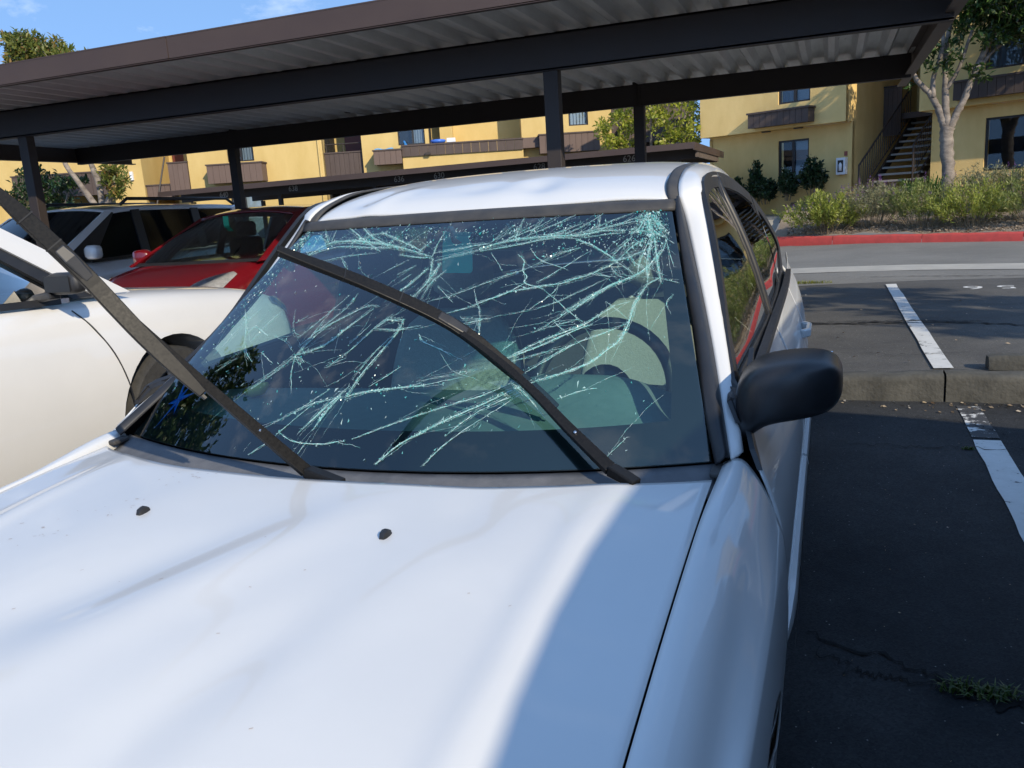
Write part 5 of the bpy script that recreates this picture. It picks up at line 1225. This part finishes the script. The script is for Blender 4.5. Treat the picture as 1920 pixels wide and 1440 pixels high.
    # seats, wheel and dash above the belt
    for x in (-.38, .38):
        yy = lerp(yA1, yC0, .28); mb = MB(); mb.box((x, yy, zb+.05), (.44, .12, .36)); o = B(mb, 'seat_back', M['interior'], bevel=.05, seg=3); mb = MB(); mb.box((x, yy+.03, zb+.32), (.26, .10, .17)); B(mb, 'headrest', M['interior'], bevel=.04, seg=3)
        mb = MB(); mb.box((x, lerp(yA1, yC0, .72), zb+.12), (.24, .10, .17)); B(mb, 'headrest', M['interior'], bevel=.04, seg=3)
    mb = MB(); mb.grid(lambda u, v: (lerp(-wb+.06, wb-.06, u), lerp(yA0+.02, yA0+.55, v), zb+.045*math.sin(v*2.6)), 10, 6); B(mb, 'dashboard', M['interior'], smooth=True)
    for k in p.get('rack', []):
        for s in (1, -1):
            a, b = k; mb = MB(); x = wr-.10; mb.tube([(s*x, a, roof_z(a)+.03), (s*x, a+.12, roof_z(a)+.10), (s*x, b-.15, roof_z(b)+.10), (s*x, b, roof_z(b)+.02)], .022, 8); B(mb, 'roof_rail', M['trim'], smooth=True)
        for f in p.get('bars', ()):
            y = lerp(k[0], k[1], f); mb = MB(); mb.bar([(-wr+.10, y, roof_z(y)+.10), (wr-.10, y, roof_z(y)+.10)], (.05, .025)); B(mb, 'cross_bar', M['trim'])
    return root
# pearl-white crossover parked nose-in beside the sedan (nose towards +y, so it is turned half round)
SUV = dict(mirk=.60, mirmat=M['trim'], zs=.24, st=[(-.38, .62, .62), (-.30, .80, .80), (-.02, .885, .92), (.5, .92, .985), (1.2, .93, 1.035), (1.9, .93, 1.06), (2.8, .935, 1.09), (3.8, .925, 1.10), (4.4, .88, 1.06), (4.66, .76, .85)],
    wy=(.93, 3.72), wr=.36, wz=.37, ar=.415, zb=1.035, zr=1.66, wb=.845, wrf=.67, ws=(1.22, 2.05), rg=(4.05, 4.55), brise=.08, taper=.06, nsp=5,
    glass=[[(1.46, .02), (2.62, .02), (2.62, .93), (2.22, .93)], [(2.70, .02), (3.55, .02), (3.60, .92), (2.70, .93)], [(3.62, .05), (4.2, .25), (3.95, .90), (3.67, .92)]],
    pill=[[(1.14, .0), (1.36, .0), (2.22, .98), (2.05, 1.0)], [(3.95, .90), (4.2, .25), (3.62, .0), (4.55, 0), (4.05, 1)]],
    blk=[[(1.34, .0), (1.48, .0), (2.24, .93), (2.20, .96)], [(2.60, 0), (2.72, 0), (2.72, .95), (2.60, .95)], [(3.53, 0), (3.64, .04), (3.69, .94), (3.58, .94)], [(1.55, -.03), (4.0, -.03), (4.0, .03), (1.55, .03)], [(2.2, .92), (3.95, .89), (3.95, .95), (2.2, .96)]],
    mir=(.90, 1.62, 1.13), seams=[[(1.30, .05), (1.27, .3), (1.33, .6), (1.42, .80), (1.50, .93)], [(2.66, .02), (2.66, .93)], [(1.42, .02), (2.6, .02)]], handles=[(2.40, .74), (3.35, .74)], chr=(1.5, 4.0),
    hl=(-.30, -.05, 4.6, 5.2, 6.0, 5.8, .3), rack=[(2.2, 3.9)])
suv = make_car('parked_crossover', 'pearl white crossover parked nose-in left of the white sedan', 'car', (-3.335, 2.95, 0.0), math.pi, SUV, M['pearl'], M['cglass'], tilt=0)
suv.rotation_euler = (0, 0, math.pi); suv.location.z = nz_(1.0)
# chrome-topped mirror cap and rocker cladding of the crossover
for s in (-1,):
    mb = MB(); mb.box((s*1.0, 1.600, 1.135), (.13, .06, .085)); mb.build('chrome_cap', M['chrome'], suv, bevel=.03, seg=3)
# red hatchback under the carport, nose towards the camera
RED = dict(zs=.20, st=[(0, .55, .52), (.05, .72, .66), (.22, .80, .76), (.5, .835, .86), (.95, .845, .955), (1.4, .845, .99), (2.4, .85, 1.0), (3.3, .84, 1.0), (3.75, .80, .95), (3.95, .70, .75)],
    wy=(.78, 3.2), wr=.30, wz=.31, ar=.345, zb=.955, zr=1.475, wb=.79, wrf=.62, ws=(1.00, 1.90), rg=(3.35, 3.85), brise=.06, taper=.06,
    glass=[[(1.45, .03), (2.28, .03), (2.28, .92), (2.0, .92)], [(2.36, .03), (3.15, .05), (3.2, .88), (2.36, .92)]],
    pill=[[(.94, 0), (1.12, 0), (2.02, .97), (1.90, 1.0)], [(3.15, 0), (3.85, 0), (3.35, 1), (3.18, .92)]],
    blk=[[(1.10, 0), (1.46, 0), (2.02, .92), (2.0, .96)], [(2.26, 0), (2.38, 0), (2.38, .95), (2.26, .95)], [(1.45, -.02), (3.15, -.02), (3.15, .04), (1.45, .04)]],
    mir=(.86, 1.28, 1.04), seams=[[(1.15, .02), (1.12, .5), (1.2, .93)], [(2.32, .02), (2.32, .93)]], handles=[(2.1, .76), (3.0, .78)],
    hl=(.10, .66, 4.2, 5.9, 7.6, 6.6, .5), amb=(.20, .42, 3.4, 4.2), wglass=M['cglass'])
red = make_car('parked_hatchback', 'red hatchback under the carport with a green permit in its windshield', 'car', (-5.12, 4.32, fz(-5.1)-.0), 0, RED, M['red'], M['cglass'])
mb = MB(); mb.b2((-.05, 1.56, 1.30), (.02, 1.565, 1.42)); mb.build('permit', pmat('green_permit_card', (.02, .32, .16), .6), red)
# white minivan under the carport
VAN = dict(zs=.22, st=[(0, .62, .66), (.06, .80, .82), (.3, .90, .93), (.7, .95, 1.0), (1.15, .965, 1.06), (1.6, .97, 1.09), (3.0, .98, 1.11), (4.3, .97, 1.13), (4.9, .92, 1.10), (5.1, .82, .9)],
    wy=(.95, 3.95), wr=.33, wz=.34, ar=.385, zb=1.06, zr=1.735, wb=.90, wrf=.79, ws=(.98, 2.02), rg=(4.55, 4.95), brise=.10, taper=.05, crown=.05,
    glass=[[(1.62, .03), (2.45, .03), (2.45, .94), (2.12, .94)], [(2.55, .03), (3.55, .05), (3.55, .93), (2.55, .94)], [(3.66, .06), (4.55, .18), (4.42, .90), (3.66, .93)]],
    pill=[[(.92, 0), (1.12, 0), (2.12, .97), (2.0, 1)], [(4.55, .1), (4.95, 0), (4.55, 1), (4.42, .92)]],
    blk=[[(1.10, 0), (1.63, 0), (2.14, .94), (2.10, .97)], [(2.43, 0), (2.57, 0), (2.57, .95), (2.43, .95)], [(3.53, 0), (3.68, 0), (3.68, .95), (3.53, .95)], [(1.62, -.02), (4.6, .02), (4.6, .08), (1.62, .04)]],
    mir=(.98, 1.50, 1.19), seams=[[(1.30, .02), (1.28, .5), (1.4, .93)], [(2.5, .02), (2.5, .93)], [(3.6, .02), (3.6, .93)]], handles=[(2.25, .78), (3.35, .80)], hmat=M['chrome'], chr=(2.5, 4.6),
    hl=(.10, .60, 4.6, 5.6, 6.6, 6.2, .3), rack=[(2.4, 4.6)], wglass=M['vanglass'])
van = make_car('parked_minivan', 'white minivan with black windows behind the red hatchback', 'car', (-8.33, 4.55, fz(-8.3)+.02), 0, VAN, M['vanwhite'], M['vanglass'])
# the neighbour on the right, out of frame: its shadow falls across the sedan
VAN2 = dict(VAN); VAN2.update(zr=1.98, rack=[], taper=.12, rround=.12, ws=(.42, .95), pill=[[(.36, 0), (.56, 0), (1.05, .97), (.93, 1)], VAN['pill'][1], [(.56, 0), (1.64, 0), (2.14, .96), (1.05, .97)]], blk=VAN['blk'][1:], st=[(0, .70, .75), (.06, .86, .95), (.3, .94, 1.04), (.7, .96, 1.07)]+VAN['st'][4:], mir=(.98, .9, 1.19))
nb = make_car('parked_minivan', 'dark grey minivan parked nose-in right of the white sedan', 'car', (3.165, 2.28, nz_(.5)), math.pi-R(5), VAN2, M['darkcar'], M['dglass'])
mb = MB(); mb.b2((-.60, 1.1, .95), (.60, 4.25, 1.80)); mb.build('sun_block_box', M['interior'], nb)  # unseen box added in the cabin to stop sun leaking through
# two dark cars with roof racks in the row beyond
DK = dict(SUV); DK.update(rack=[(2.0, 4.1)], bars=(.3, .75), zr=1.68)
d1 = make_car('parked_suv', 'black SUV with roof rack seen just above the sedan roof', 'car', (-4.95, 12.2, fz(-5)+.17), 0, DK, M['darkcar'], M['dglass'])
d2 = make_car('parked_suv', 'dark SUV with roof rack under the number 638, left of the sedan', 'car', (-11.6, 15.6, fz(-11)-.05), 0, DK, M['darkcar'], M['dglass'])
# ================================================================== TREES AND PLANTS
def leaf_mesh(name, P, D, Ln, Wd, mat, parent, seed, fold=.25):
    """many small folded leaves: P base points, D directions, lengths, widths"""
    r_ = np.random.RandomState(seed); P = np.asarray(P, float); D = np.asarray(D, float); n = len(P)
    D = D/np.maximum(1e-6, np.linalg.norm(D, axis=1))[:, None]; up = r_.normal(size=(n, 3)); up[:, 2] += 1.2
    S_ = np.cross(D, up); S_ /= np.maximum(1e-6, np.linalg.norm(S_, axis=1))[:, None]; N = np.cross(S_, D)
    L = np.asarray(Ln)[:, None]*D; Wv = np.asarray(Wd)[:, None]*S_; Nv = np.asarray(Wd)[:, None]*N*fold
    V = np.stack([P, P+L*.5+Wv*.5+Nv, P+L, P+L*.5-Wv*.5+Nv], 1).reshape(-1, 3)
    me = bpy.data.meshes.new(name); me.vertices.add(4*n); me.vertices.foreach_set('co', V.ravel().astype(np.float32))
    idx = (np.arange(n)[:, None]*4+np.array([[0, 1, 2, 0, 2, 3]])).ravel(); me.loops.add(6*n); me.loops.foreach_set('vertex_index', idx.astype(np.int32))
    me.polygons.add(2*n); me.polygons.foreach_set('loop_start', (np.arange(2*n)*3).astype(np.int32)); me.polygons.foreach_set('loop_total', np.full(2*n, 3, np.int32))
    me.materials.append(mat); me.update(calc_edges=True); me.validate()
    o = bpy.data.objects.new(name, me); COL.objects.link(o)
    if parent: o.parent = parent
    return o
M['bark'] = pmat('grey_bark', (.31, .265, .225), .9, col2=(.10, .083, .07), nscale=5, nmix=.55, bump=1.0, bscale=22, stretch=(1, 1, 1.8))
M['leafR'] = leafmat('glossy_dark_leaves', (.015, .045, .010), (.06, .11, .022), (.16, .20, .06), .25)
M['leafL'] = leafmat('olive_bronze_leaves', (.09, .13, .025), (.22, .23, .05), (.40, .20, .08), .4)
M['leafM'] = leafmat('yellow_green_leaves', (.20, .26, .03), (.46, .48, .07), (.60, .50, .18), .5)
M['leafD'] = leafmat('dark_hedge_leaves', (.012, .035, .010), (.035, .075, .022), None, .2)
def limb(mb, pts, r0, r1, seed=0, n=10):
    P = A(*pts); q = random.Random(seed); N = 6*(len(pts)-1); L = []
    for i in range(N+1): p = spline(P, i/N); L.append((p[0]+q.gauss(0, r0*.06), p[1]+q.gauss(0, r0*.06), p[2]))
    mb.tube(L, [lerp(r0, r1, (i/N)**.8)*(1+.07*q.gauss(0, 1)) for i in range(N+1)], n)
def tree(name, label, base, limbs, clumps, mat, nleaf, leaf, seed, twigs=True, group=None):
    """limbs: list of (points, r0, r1); clumps: (centre, radii, weight)"""
    t = tag(empty(name, base), label, 'tree', group); b = Vector(base); rel = lambda L: [tuple(Vector(p)-b) for p in L]
    mb = MB(); limb(mb, rel(limbs[0][0]), limbs[0][1], limbs[0][2], seed, 14); mb.build('trunk', M['bark'], t, smooth=True)
    for i, (pts, r0, r1) in enumerate(limbs[1:]): mb = MB(); limb(mb, rel(pts), r0, r1, seed+i, 9); mb.build('limb', M['bark'], t, smooth=True)
    rs = np.random.RandomState(seed); Wt = np.array([c[2] for c in clumps], float); Wt /= Wt.sum(); P, D, tw = [], [], MB()
    for (c, rad, w), k in zip(clumps, (Wt*nleaf).astype(int)):
        c = np.array(c)-np.array(base); rad = np.array(rad); ns = max(3, int(k/16))
        d = rs.normal(size=(ns, 3)); d /= np.linalg.norm(d, axis=1)[:, None]; rr_ = rs.uniform(.25, 1, ns)**.55; S0 = c+d*rr_[:, None]*rad
        for j in range(ns):                      # sprays of leaves round twig ends
            dv = d[j]*.7+rs.normal(size=3)*.5+np.array([0, 0, .3]); dv /= np.linalg.norm(dv); tl = rs.uniform(.12, .32)*rad.mean()
            if twigs and j % 2 == 0: tw.tube([tuple(S0[j]-dv*tl), tuple(S0[j]), tuple(S0[j]+dv*tl*.6)], [.010, .006, .003], 4, cap=False)
            m = 16; tt = rs.uniform(-.9, .7, m); pp = S0[j]+np.outer(tt*tl, dv)+rs.normal(size=(m, 3))*.035; dd = dv*.5+rs.normal(size=(m, 3))*.75
            P.append(pp); D.append(dd)
    P = np.concatenate(P); D = np.concatenate(D); n = len(P); L = rs.uniform(.55, 1.25, n)*leaf[0]; Wd = L*leaf[1]*rs.uniform(.8, 1.2, n)
    cr_ = leaf_mesh('crown', P, D, L, Wd, mat, t, seed)
    if tw.v: tw.build('twig', M['bark'], cr_)['kind'] = 'stuff'
    return t
# right-hand tree in the bed
bz = bedz(3.19, 18.5)-.05
tree('street_tree', 'grey-barked tree with glossy leaves in the bed before the stairs', (3.19, 18.5, bz),
    [([(3.19, 18.5, bz), (3.20, 18.5, 1.5), (3.15, 18.5, 2.1), (3.15, 18.5, 2.48)], .122, .128),
     ([(3.13, 18.5, 2.40), (3.0, 18.5, 2.75), (2.82, 18.45, 3.12), (2.47, 18.3, 3.52), (2.25, 18.2, 3.9)], .09, .035), ([(2.85, 18.45, 3.08), (2.85, 18.4, 3.5), (2.98, 18.3, 4.1), (2.9, 18.2, 5.0)], .06, .03),
     ([(3.15, 18.5, 2.42), (3.10, 18.5, 2.9), (3.07, 18.5, 3.4), (3.10, 18.6, 4.3), (3.3, 18.6, 5.4)], .085, .04), ([(3.09, 18.5, 3.2), (3.3, 18.4, 3.6), (3.5, 18.3, 4.3)], .05, .03),
     ([(3.18, 18.5, 2.42), (3.32, 18.5, 2.75), (3.46, 18.5, 3.05), (3.68, 18.5, 3.7), (3.93, 18.4, 4.25), (4.3, 18.3, 5)], .088, .04), ([(3.6, 18.5, 3.5), (3.95, 18.6, 3.9), (4.4, 18.6, 4.2)], .05, .025)],
    [((3.95, 18.3, 4.75), (.75, .9, .55), 5), ((4.75, 18.4, 4.45), (.75, .9, .60), 6), ((4.3, 18.3, 5.3), (1.2, 1.2, .7), 5), ((5.3, 18.5, 4.9), (.8, 1, .8), 4), ((3.2, 18.4, 5.3), (.9, 1, .6), 3), ((2.98, 18.3, 3.85), (.34, .4, .34), .45), ((3.6, 18.3, 3.45), (.20, .3, .22), .18), ((2.5, 18.2, 3.95), (.3, .4, .3), .35), ((3.45, 18.3, 4.35), (.4, .5, .3), .6), ((2.35, 18.3, 3.35), (.12, .2, .12), .1), ((3.9, 18.3, 4.1), (.3, .4, .2), .4)],
    M['leafR'], 15000, (.145, .40), 11)
tree('street_tree', 'sunlit yellow-green tree rising behind the number 626', (-4.15, 23.5, .2),
    [([(-4.15, 23.5, .2), (-4.1, 23.5, 1.4), (-4.0, 23.5, 2.4)], .13, .09), ([(-4.02, 23.5, 2.3), (-3.5, 23.3, 2.9), (-3.0, 23.2, 3.6), (-2.8, 23.1, 4.4)], .06, .02), ([(-4.02, 23.5, 2.2), (-4.6, 23.4, 2.9), (-5.0, 23.3, 3.8)], .06, .02), ([(-4.0, 23.5, 2.3), (-4.0, 23.4, 3.2), (-3.9, 23.3, 4.6)], .06, .02), ([(-3.5, 23.3, 2.9), (-3.2, 23, 2.9), (-2.7, 22.9, 3.1)], .03, .012)],
    [((-5.0, 23.3, 3.4), (.65, .7, .65), 3), ((-4.2, 23.2, 3.9), (.9, .9, .7), 4), ((-3.3, 23.2, 3.7), (.7, .8, .7), 3), ((-4.8, 23.2, 2.75), (.5, .6, .3), 1.4), ((-3.3, 23.2, 2.95), (.55, .7, .3), 1.6), ((-2.75, 23.1, 3.2), (.35, .5, .55), 1.3), ((-4.0, 23.2, 5.1), (1.2, 1.2, .8), 3)],
    M['leafM'], 6500, (.125, .5), 12)
lz = fz(-17)-.2
tree('street_tree', 'tree with bronze-tipped crown standing above the left end of the carport roof', (-17.75, 16.3, lz),
    [([(-17.75, 16.3, lz), (-17.75, 16.3, 1.2), (-17.75, 16.3, 2.0)], .17, .15), ([(-17.8, 16.3, 1.9), (-18.3, 16.3, 2.6), (-18.8, 16.2, 3.5), (-19.0, 16.1, 5)], .10, .04), ([(-17.75, 16.3, 1.9), (-17.8, 16.3, 2.9), (-18.2, 16.2, 4.2), (-18.5, 16.1, 5.8)], .10, .04), ([(-17.7, 16.3, 1.9), (-17.2, 16.3, 2.9), (-17.0, 16.2, 3.8), (-17.5, 16.1, 5.4)], .10, .04)],
    [((-18.95, 16.1, 6.15), (.85, .8, .55), 5), ((-18.1, 16.1, 5.75), (.85, .8, .5), 5), ((-17.55, 16.1, 5.45), (.45, .6, .5), 2.5), ((-19.4, 16.1, 6.45), (.45, .5, .35), 1.2), ((-19.85, 16.05, 6.75), (.10, .2, .12), .15), ((-19.55, 16.05, 6.3), (.25, .3, .2), .4), ((-18.4, 16.1, 4.8), (1.1, .9, .6), 4), ((-16.95, 16.1, 2.75), (.28, .4, .45), 1.1), ((-17.2, 16.1, 4.2), (.6, .6, .6), 1.5)],
    M['leafL'], 13000, (.17, .36), 13)
tree('street_tree', 'dark green bushy tree at the far left edge behind the minivan', (-20.9, 17.5, -.2),
    [([(-20.9, 17.5, -.2), (-20.9, 17.5, 1.0), (-20.8, 17.5, 1.8)], .12, .08), ([(-20.85, 17.5, 1.6), (-20.3, 17.4, 2.4), (-19.9, 17.3, 2.9)], .05, .02)],
    [((-20.6, 17.3, 2.1), (.7, .7, .7), 3), ((-21.3, 17.4, 2.6), (.9, .9, .8), 3), ((-20.0, 17.2, 2.95), (.7, .5, .16), 1.2), ((-20.3, 17.3, 1.4), (.5, .6, .5), 2)], M['leafD'], 4500, (.15, .45), 14)
# tall tree to the left of the frame, mirrored in the left of the windshield
tree('street_tree', 'tall leafy tree left of the parked cars, mirrored in the windshield', (-13.5, 1.2, -.1),
    [([(-13.5, 1.2, -.1), (-13.4, 1.2, 3), (-13.5, 1.3, 6)], .25, .15), ([(-13.5, 1.2, 4), (-12.5, 1.6, 6.5), (-12.2, 2.2, 8.5)], .1, .04), ([(-13.5, 1.2, 4.4), (-14.4, .6, 7), (-14.5, .2, 9)], .1, .04)],
    [((-13.2, 1.6, 8.6), (2.0, 1.5, 1.6), 5), ((-13.0, 2.8, 10.2), (1.6, 1.4, 1.3), 3), ((-14.2, .2, 7.6), (1.6, 1.4, 1.4), 3), ((-12.6, 2.4, 7.3), (1.3, 1.2, .9), 3)], M['leafR'], 9000, (.24, .5), 15)
# sparse tree right of the frame: its shadow streaks the far stalls
tree('street_tree', 'sparse tree standing right of the frame beyond the parking stalls', (8.0, 1.5, .1),
    [([(8.00, 1.50, .1), (8.00, 1.50, 2), (8.00, 1.60, 4)], .14, .09), ([(8.00, 1.50, 3), (7.40, 2.20, 4.3), (7.20, 2.60, 5.2)], .06, .02), ([(8.00, 1.50, 3), (8.50, 1.00, 4.3), (8.60, 0.80, 5.2)], .06, .02)],
    [((7.60, 2.10, 4.2), (.9, .9, .22), 2), ((8.20, 1.20, 3.5), (.9, .9, .18), 1.6), ((7.50, 2.40, 5.0), (1.0, .9, .22), 2), ((8.40, 0.70, 4.6), (.8, .7, .2), 1.4), ((7.80, 1.60, 2.9), (.8, .7, .12), 1.1), ((7.90, 1.60, 2.45), (.7, .7, .08), .7)], M['leafR'], 4200, (.2, .45), 16)
# ---- shrubs in the bed
M['shrubG'] = leafmat('salvia_leaves', (.13, .18, .045), (.31, .35, .10), (.42, .42, .2), .45)
M['shrubY'] = leafmat('bright_salvia_leaves', (.19, .25, .04), (.44, .48, .10), (.55, .54, .22), .5)
M['shrubS'] = leafmat('greyish_salvia_leaves', (.14, .15, .075), (.31, .31, .18), (.40, .37, .24), .4)
M['flower'] = leafmat('purple_flowers', (.13, .05, .22), (.26, .12, .36), (.34, .20, .42), .4)
M['stem'] = pmat('dry_stems', (.20, .16, .10), .9)
def shrub(label, x, y, rx, ry, h, n, mat, seed, flowers=0, lean=(0, 0), name='shrub', lf=.075, fw=.22, stems=90, cat='shrub', z=None):
    z = bedz(x, y)-.02 if z is None else z; t = tag(empty(name, (x, y, z)), label, cat, 'shrubs in the bed by the red kerb' if cat == 'shrub' else None); rs = np.random.RandomState(seed); P, D = [], []; mb = MB(); fl = MB(); FP, FD = [], []
    for k in range(stems):
        a = rs.uniform(0, 6.283); r0 = math.sqrt(rs.uniform(0, 1)); b0 = np.array([math.cos(a)*r0*rx*.35, math.sin(a)*r0*ry*.35, 0])
        tip = np.array([math.cos(a)*r0*rx*rs.uniform(.75, 1.12)+lean[0], math.sin(a)*r0*ry*rs.uniform(.75, 1.1)+lean[1], h*math.sqrt(max(.05, 1-.72*r0*r0))*rs.uniform(.72, 1.12)])
        mid = (b0+tip)/2+np.array([tip[0]*.12, tip[1]*.12, h*.12])
        if k % 3 == 0: mb.tube([tuple(b0), tuple(mid), tuple(tip)], [.006, .005, .0025], 4, cap=False)
        m = max(3, n//stems); tt = rs.uniform(.18, 1, m)**.75
        pts = np.outer((1-tt)**2, b0)+np.outer(2*tt*(1-tt), mid)+np.outer(tt**2, tip)+rs.normal(size=(m, 3))*.025; dr = (tip-b0)/max(.05, np.linalg.norm(tip-b0)); P.append(pts); D.append(dr*.8+rs.normal(size=(m, 3))*.6)
        if rs.uniform() < flowers:
            sd_ = dr*.5+np.array([0, 0, .6])+rs.normal(size=3)*.2; sd_ /= np.linalg.norm(sd_); L_ = rs.uniform(.06, .16); m2 = 16; t2 = rs.uniform(0, 1, m2); FP.append(tip+np.outer(t2*L_, sd_)+rs.normal(size=(m2, 3))*.009); FD.append(rs.normal(size=(m2, 3))+sd_)
    P = np.concatenate(P); D = np.concatenate(D); k = len(P); L = rs.uniform(.5, 1.3, k)*lf
    leaf_mesh('foliage', P, D, L, L*fw, mat, t, seed)
    if mb.v: mb.build('stem', M['stem'], t)['kind'] = 'stuff'
    if FP:
        FP = np.concatenate(FP); FD = np.concatenate(FD); kk = len(FP); leaf_mesh('flower', FP, FD, rs.uniform(.012, .026, kk), rs.uniform(.010, .018, kk), M['flower'], t, seed+1)['kind'] = 'stuff'
    return t
shrub('bright green shrub with purple flower spikes nearest the walkway', .82, 17.55, .95, .62, .84, 6000, M['shrubY'], 31, .35, lf=.085, fw=.26)
shrub('grey-green wispy shrub just right of the purple-flowered one', 1.75, 17.55, .8, .7, .90, 4200, M['shrubS'], 32, .30)
shrub('flowering shrub against the building corner beside the stairs foot', 1.75, 18.75, .8, .6, .72, 3000, M['shrubS'], 33, .6)
shrub('large shrub with pale stems in front of the tree trunk', 2.62, 17.05, .9, .62, .88, 4800, M['shrubG'], 34, .06)
shrub('sprawling shrub touching the gravel right of the tree', 3.45, 16.55, .9, .6, .84, 4800, M['shrubY'], 35, .08, lf=.08)
shrub('low shrub at the right edge close to the red kerb', 4.4, 16.2, .9, .6, .88, 4600, M['shrubG'], 36, .06)
shrub('tall grey shrub behind the sprawling one at the right', 3.9, 17.65, .85, .6, .95, 3800, M['shrubS'], 37, .10)
shrub('broad shrub at the far right under the big window', 4.95, 17.5, .9, .7, 1.0, 4200, M['shrubG'], 38, .05)
shrub('shrub right of the frame along the kerb', 5.8, 16.3, .9, .7, .95, 3000, M['shrubG'], 39, .05)
shrub('second shrub right of the frame along the kerb', 7.2, 15.7, 1.0, .8, 1.0, 3000, M['shrubY'], 40, .05)
shrub('third shrub right of the frame along the kerb', 8.8, 15.0, 1.0, .8, 1.0, 3000, M['shrubG'], 41, .05)
# strap-leaved clumps under the windows
M['strap'] = leafmat('strap_leaves', (.05, .12, .02), (.14, .24, .05), (.22, .30, .09), .35)
def strap(label, x, y, n, h, seed):
    z = bedz(x, y); t = tag(empty('lily_clump', (x, y, z)), label, 'plant', 'strap-leaved clumps by the wall'); q = random.Random(seed); mb = MB()
    for k in range(n):
        a = q.uniform(0, 6.28); d = Vector((math.cos(a), math.sin(a), 0)); p = Vector((-d.y, d.x, 0))*.012; hh = h*q.uniform(.6, 1.1); r_ = h*q.uniform(.25, .75); b = d*q.uniform(0, .08)
        pts = [b, b+d*r_*.35+Vector((0, 0, hh*.75)), b+d*r_*.8+Vector((0, 0, hh)), b+d*r_*1.25+Vector((0, 0, hh*.82))]
        mb.add([pts[0]-p, pts[0]+p, pts[1]+p, pts[1]-p, pts[2]+p*.8, pts[2]-p*.8, pts[3]], [(0, 1, 2, 3), (3, 2, 4, 5), (5, 4, 6)])
    mb.build('strap_leaf', M['strap'], t)['kind'] = 'stuff'; return t
for i, (lab, x, y) in enumerate((('strap-leaved clump at the foot of the stairs, left of the trunk', 2.55, 18.9), ('strap-leaved clump hugging the tree trunk', 3.0, 18.75), ('strap-leaved clump just right of the trunk', 3.75, 18.5), ('strap-leaved clump below the window corner', 4.35, 18.3), ('strap-leaved clump under the big right window', 4.9, 18.2))): strap(lab, x, y, 80, .62, 50+i)
# dark plants against the ochre wall
ca, sa = math.cos(R(24.4)), math.sin(R(24.4))
def wallpt(s, off): return 1.383+s*ca-off*sa, 21.5-s*sa-off*ca
M['wallplant'] = leafmat('dark_camellia_leaves', (.008, .026, .010), (.03, .065, .024), None, .15)
for i, (s, off, r_, h, lab) in enumerate(((-3.0, .45, .34, .85, 'round dark shrub at the left end of the ochre wall'), (-2.35, .45, .20, 1.15, 'thin upright dark plant left of the ground-floor window'), (-2.05, .5, .30, .62, 'low dark plant below the left edge of the window'), (-1.45, .5, .32, .75, 'dark shrub under the ground-floor window'), (-.75, .5, .36, .95, 'dark shrub between the window and the extinguisher cabinet'))):
    x, y = wallpt(s, off); shrub(lab, x, y, r_, r_, h, 1500, M['wallplant'], 70+i, 0, name='wall_plant', lf=.11, fw=.5, stems=40, cat='plant', z=.95+.06*i)
